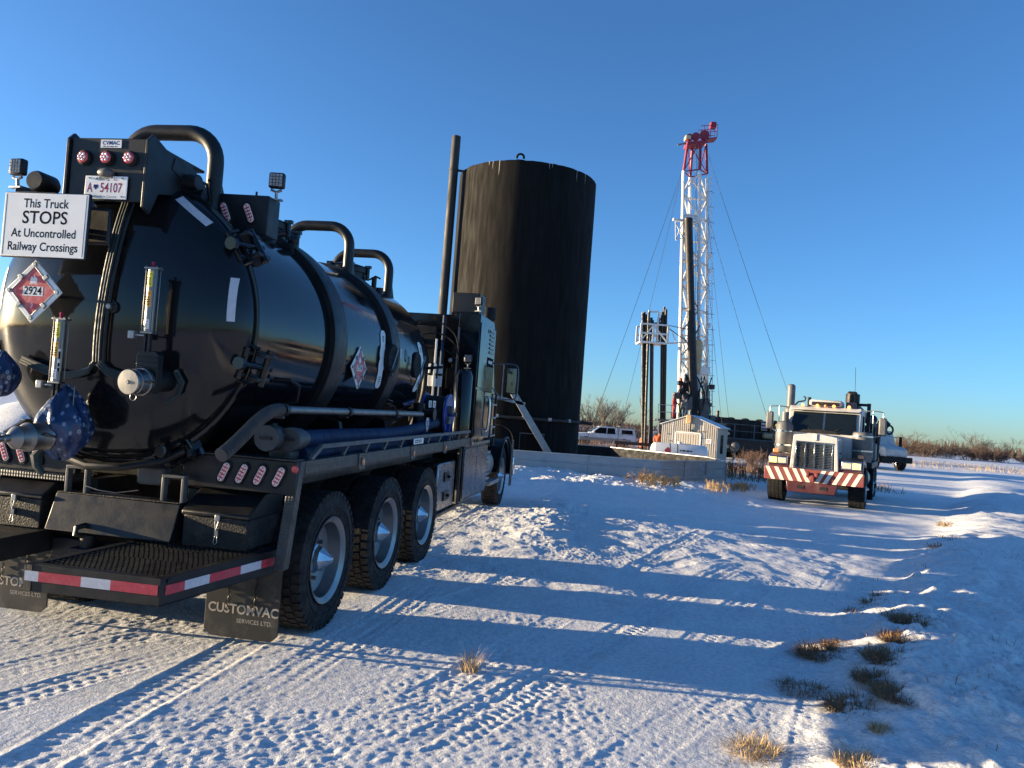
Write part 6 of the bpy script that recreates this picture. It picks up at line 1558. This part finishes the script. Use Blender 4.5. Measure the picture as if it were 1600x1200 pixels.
# orange drum beside it
od = empty('snow_fence_roll', (12.6, 71.0, gz(12.6,71))); tag(od, 'orange fence roll standing in the brush right of the pickup', 'fence')
MB().lathe([(0,0),(.5,0),(.52,.6),(.45,1.0),(0,1.0)], (0,0,0), (0,0,1), 14).build('fence_roll', M['suit_orange'], od)
# ------------------------------------------------------------------ vegetation
def bare_tree_mesh(seed, h, stems, spread, name, mt, twig=1.0, depth=4, r0=.05, up=.18, lean=.5):
    rr = random.Random(seed); V, F = [], []
    def seg(p, q, r, r2):
        d = (q-p).normalized(); s = d.orthogonal().normalized(); t = d.cross(s); o = len(V)
        for c, ra in ((p, r), (q, r2)):
            for k in range(3):
                a = 2.094*k; V.append(tuple(c + (s*math.cos(a)+t*math.sin(a))*ra))
        for k in range(3): F.append((o+k, o+(k+1)%3, o+3+(k+1)%3, o+3+k))
    def grow(p, d, L, r, lev):
        q = p + d*L*.5; d2 = (d + Vector((rr.gauss(0,.10), rr.gauss(0,.10), rr.gauss(.06,.06)))).normalized(); e = q + d2*L*.5
        seg(p, q, r, r*.85); seg(q, e, r*.85, r*.62)
        if lev == 0: return
        n = rr.randint(2, 4)
        for k in range(n):
            base = p.lerp(e, rr.uniform(.35, 1.0)) if k else e
            dd = (d2 + Vector((rr.gauss(0,.42), rr.gauss(0,.42), rr.gauss(up,.22)))*twig).normalized()
            grow(base, dd, L*rr.uniform(.52,.80), max(.009 if h > 2 else .004, r*.6), lev-1)
    for i in range(stems):
        a = rr.uniform(0, 6.28); b_ = Vector((rr.gauss(0,spread*.35), rr.gauss(0,spread*.35), -.15))
        d = Vector((math.cos(a)*rr.uniform(.05,lean)*min(1,spread), math.sin(a)*rr.uniform(.05,lean)*min(1,spread), 1)).normalized()
        grow(b_, d, h*rr.uniform(.32,.46), r0*rr.uniform(.6,1.1), depth)
    me = bpy.data.meshes.new(name); me.from_pydata(V, [], F); me.materials.append(mt); return me
def tree_thing(name, me, loc, rz, sc, label, cat, group, tint=None):
    o = bpy.data.objects.new(name, me); col.objects.link(o); o.location = loc; o.rotation_euler = (0,0,rz); o.scale = sc
    tag(o, label, cat, group); return o
def plant_parts(name, loc, trunk_me, label): pass
SH = [bare_tree_mesh(20+i, h, st, sp, 'shrub_mesh', mt, 1.35, 4, r0, -.02, 1.1) for i, (h, st, sp, mt, r0) in enumerate(((4.8,10,2.6,M['twig'],.045),(4.0,12,3.0,M['twig_red'],.035),(3.4,13,3.0,M['twig'],.03),(5.6,7,2.0,M['twig_grey'],.06),(2.6,14,2.6,M['twig_red'],.025)))]
rs = random.Random(3)
# hedgerow of bare shrubs across the field on the right
for i in range(96):
    x = 66 + i*.75 + rs.uniform(-.8,.8); y = 139 + rs.uniform(-5, 9) - i*.02; k = rs.choice((0,0,1,2,2,4,4,1))
    s = rs.uniform(.55, .95) * (rs.uniform(1.3,1.7) if rs.random() < .22 else 1)
    tree_thing('bare_shrub', SH[k], (x, y, gz(x,y)), rs.uniform(0,6.28), (s*1.2,s*1.2,s*.92), 'bare brown shrub in the hedgerow across the snowy field', 'shrub', 'shrubs in the hedgerow across the field')
for i in range(22):
    x = 64 + i*3.5; y = 170 + rs.uniform(-6,6); s = rs.uniform(.5,.75)
    tree_thing('bare_shrub', SH[rs.choice((0,2,4))], (x, y, gz(x,y)), rs.uniform(0,6.28), (s*1.6,s*1.6,s*.8), 'bare brown shrub in the hedgerow across the snowy field', 'shrub', 'shrubs in the hedgerow across the field')
# grey bare trees right of the storage tank, in front of the far brush
TM = [bare_tree_mesh(60+i, h, st, sp, 'tree_mesh', M['twig_grey'], .95, 5, .10) for i, (h, st, sp) in enumerate(((6.4,4,1.6),(5.2,5,1.5)))]
for (x, y, k, s, rz, lb) in ((7.0,84,0,1.12,.5,'tall grey bare tree touching the right edge of the storage tank'),(9.3,83,1,1.02,2.0,'grey bare tree rising above the pickup cab'),(11.6,86,1,.95,4.0,'smaller grey bare tree behind the rear of the pickup'),(3.4,88,0,.95,1.2,'grey bare tree mostly hidden behind the storage tank')):
    tree_thing('bare_tree', TM[k], (x, y, gz(x,y)), rz, (s,s,s), lb, 'tree', 'bare trees behind the pickup')
TH_ = bare_tree_mesh(81, 6.0, 1, .1, 'sapling_mesh', M['twig_grey'], .5, 4, .05)
for (x, y, s, lb) in ((14.6,86,1.05,'thin tall sapling just left of the standing pipes'),(13.2,90,.8,'thin sapling between the pickup and the standing pipes'),(15.8,92,.75,'thin sapling behind the standing pipes')):
    tree_thing('sapling', TH_, (x, y, gz(x,y)), x, (s,s,s), lb, 'tree', 'saplings left of the derrick')
for i in range(30):
    x = 2 + i*.85 + rs.uniform(-.4,.4); y = 93 + rs.uniform(-4,6); s = rs.uniform(.55,.85)
    tree_thing('bare_shrub', SH[rs.choice((1,2,2,4))], (x, y, gz(x,y)), rs.uniform(0,6.28), (s,s,s), 'bare brown shrub in the brush behind the pickup', 'shrub', 'brush behind the pickup')
for i in range(26):
    x = 26 + i*2.3 + rs.uniform(-.8,.8); y = 150 + rs.uniform(-5,9); s = rs.uniform(.5,.8)
    tree_thing('bare_shrub', SH[rs.choice((1,2,4,4))], (x, y, gz(x,y)), rs.uniform(0,6.28), (s*1.3,s*1.3,s*.8), 'bare brown shrub in the far brush behind the trucks', 'shrub', 'brush behind the trucks')
# leafless bushes between the containment wall and the striped-bumper truck
BU = [bare_tree_mesh(100+i, h, st, sp, 'bush_mesh', mt, 1.1, 3, .014) for i, (h, st, sp, mt) in enumerate(((1.5,34,1.2,M['twig_red']),(1.0,30,.9,M['twig']),(.6,30,.8,M['straw'])))]
for (x, y, k, s, lb) in ((11.0,34.5,0,.85,'tall reddish leafless bush right of the containment wall'),(12.1,35.5,0,.72,'reddish leafless bush in front of the dark equipment tank'),(9.4,31.5,1,.9,'low leafless bush at the right corner of the containment wall'),(10.4,30.6,1,.85,'low leafless bush left of the striped bumper'),(13.0,36,0,.6,'reddish leafless bush nearest the striped truck'),(3.75,20.0,2,.9,'tan weed clump in front of the containment wall corner'),(4.3,20.3,2,.7,'smaller tan weed clump beside the wall corner'),(5.7,20.9,2,.6,'short weed clump on snow right of the wall corner'),(7.0,23.3,2,.65,'short weed clump between the wall and the striped truck'),(7.5,24.2,2,.6,'short weed clump nearest the striped truck')):
    tree_thing('weed_bush' if k == 2 else 'leafless_bush', BU[k], (x, y, gz(x,y)), x*7, (s,s,s), lb, 'bush', 'leafless bushes by the wall')
def tuft_mesh(seed, n, h, rad_, mt, flat=.5):
    rr = random.Random(seed); V, F = [], []
    for i in range(n):
        a = rr.uniform(0,6.28); r = rad_*math.sqrt(rr.random()); p = Vector((r*math.cos(a), r*math.sin(a), -.03))
        b_ = rr.uniform(0,6.28) if rr.random() < .4 else a + rr.gauss(0,.7); lean = rr.uniform(.05, 1.0)*flat*2
        L_ = h*rr.uniform(.45,1.15); d = Vector((math.cos(b_)*lean, math.sin(b_)*lean, 1)).normalized()
        w = rr.uniform(.0016,.0032); s = Vector((-math.sin(b_), math.cos(b_), 0))
        q = p + d*L_*.55; e = q + (d + Vector((math.cos(b_)*.5*flat, math.sin(b_)*.5*flat, -.45*flat))).normalized()*L_*.5
        o = len(V); V += [tuple(p-s*w), tuple(p+s*w), tuple(q-s*w*.8), tuple(q+s*w*.8), tuple(e)]
        F += [(o,o+1,o+3,o+2),(o+2,o+3,o+4)]
    me = bpy.data.meshes.new('tuft_mesh'); me.from_pydata(V, [], F); me.materials.append(mt); return me
TF = [tuft_mesh(i, n, h, r, mt, fl) for i, (n, h, r, mt, fl) in enumerate(((420,.19,.13,M['straw'],1.2),(950,.13,.17,M['straw_dark'],1.5),(90,.20,.06,M['straw'],.35),(240,.08,.13,M['straw_dark'],1.6),(16,.15,.12,M['straw_dark'],1.5)))]
TUFTS = [(-0.14,5.36,2,1.0,'upright straw tuft alone in the foreground snow'),
 (1.49,4.34,0,.92,'golden dry grass clump at the bottom edge of the snow'),
 (1.35,4.12,3,1.0,'flattened dry grass just below the golden clump'),
 (1.94,4.08,0,.75,'dry grass clump low on the right snowbank'),
 (2.27,4.51,0,.45,'small sunlit grass wisp above the snowbank clump'),
 (2.18,5.43,1,1.05,'dark grass clump nearest the middle of the road edge'),
 (2.66,6.27,1,1.15,'dark spiky grass clump at the road edge'),
 (2.84,6.40,1,.8,'dark grass beside the spiky clump'),
 (2.37,4.98,1,1.2,'broad dark grass clump on the right of the road'),
 (2.68,5.41,1,.9,'dark grass at the back of the broad clump'),
 (2.61,5.00,1,.85,'dark upright grass right of the broad clump'),
 (2.97,5.78,1,1.2,'dark matted grass midway along the road edge'),
 (3.34,6.31,1,1.1,'dark grass leaning up the snowbank'),
 (3.67,6.83,1,1.1,'dark ragged grass higher along the snowbank foot'),
 (4.00,8.17,3,1.4,'flat dark grass patch on the road edge'),
 (3.69,7.85,3,1.2,'thin flat grass patch left of the road edge'),
 (4.41,8.72,3,1.4,'farther flat dark grass patch'),
 (3.87,7.39,3,1.5,'long flat grass patch below the snowbank'),
 (7.38,12.80,3,2.2,'grass patch far along the road edge'),
 (8.30,14.21,3,2.0,'pale grass patch beyond it along the road edge'),
 (9.83,16.62,3,2.4,'distant grass patch near the bend of the snowbank'),
 (9.81,17.11,0,1.2,'distant straw clump near the lit snow crest')]
for (x, y, k, s, lb) in TUFTS:
    z = float(ground_z(np.array([x]), np.array([y]))[0])
    tree_thing('grass_tuft', TF[k], (x, y, z), x*5, (s,s,s), lb, 'grass', 'dry grass tufts along the road')
for i in range(110):
    y = rs.uniform(3.6, 20); e = float(np.interp(y, EDGE[:,1], EDGE[:,0])); x = e + rs.uniform(-.3, 2.4)
    z = float(ground_z(np.array([x]), np.array([y]))[0])
    tree_thing('grass_wisp', TF[4], (x, y, z-.01), rs.uniform(0,6.28), (rs.uniform(.5,1.1),)*3, 'thin dry grass wisp poking out of the right snowbank', 'grass', 'grass wisps on the snowbank')
# straw-coloured grass strip at the near edge of the far field
def strip_grass(name, n, xr, yr, h, mt, label, seed):
    g_ = np.random.default_rng(seed)
    X = g_.uniform(*xr, n); Y = g_.uniform(*yr, n); keep = fbm(X*.25, Y*.25, 3) > -.12 + .3*g_.random(n)-.15
    X, Y = X[keep], Y[keep]; n = len(X); Z = ground_z(X, Y, False)-.05
    A = g_.uniform(0, 6.28, n); H_ = h*g_.uniform(.4,1.2,n); Wd = g_.uniform(.008,.02,n); L1 = g_.normal(0,.22,n)*H_; L2 = g_.normal(0,.22,n)*H_
    P = np.zeros((n,3,3)); P[:,0] = np.stack([X-np.cos(A)*Wd, Y-np.sin(A)*Wd, Z],1); P[:,1] = np.stack([X+np.cos(A)*Wd, Y+np.sin(A)*Wd, Z],1); P[:,2] = np.stack([X+L1, Y+L2, Z+H_],1)
    me = bpy.data.meshes.new(name); me.from_pydata(P.reshape(-1,3).tolist(), [], np.arange(3*n).reshape(-1,3).tolist()); me.materials.append(mt)
    o = bpy.data.objects.new(name, me); col.objects.link(o); tag(o, label, 'grass', kind='stuff'); return o
strip_grass('field_grass', 9500, (24, 92), (66, 92), .42, M['straw'], 'strip of straw coloured dry grass along the far field edge', 4)
strip_grass('brush_grass', 14000, (-2, 24), (58, 92), .8, M['twig_red'], 'reddish dry grass around the pickup and the pipe rack', 5)
strip_grass('stubble_grass', 5000, (8, 15), (28, 42), .35, M['straw_dark'], 'short dry stubble between the wall and the dark equipment tank', 6)
# distant wood round the rest of the horizon
def far_wood():
    g_ = np.random.default_rng(9); n = 16000
    A = g_.uniform(0, 2*math.pi, n); D = g_.uniform(330, 460, n); X = D*np.sin(A); Y = D*np.cos(A)
    H_ = g_.uniform(2, 6.5, n)*(.55+.5*np.clip(fbm(A*9, A*3, 3)+.5,0,1)); Wd = g_.uniform(.25,.9,n); L1 = g_.normal(0,.9,n)
    tx, ty = np.cos(A), -np.sin(A); Z = ground_z(X, Y, False)-.3
    P = np.zeros((n,3,3)); P[:,0] = np.stack([X-tx*Wd, Y-ty*Wd, Z],1); P[:,1] = np.stack([X+tx*Wd, Y+ty*Wd, Z],1); P[:,2] = np.stack([X+tx*L1, Y+ty*L1, Z+H_],1)
    me = bpy.data.meshes.new('far_wood'); me.from_pydata(P.reshape(-1,3).tolist(), [], np.arange(3*n).reshape(-1,3).tolist()); me.materials.append(M['twig'])
    o = bpy.data.objects.new('far_wood', me); col.objects.link(o); tag(o, 'far brown line of leafless woods on the horizon', 'woods', kind='stuff')
far_wood()
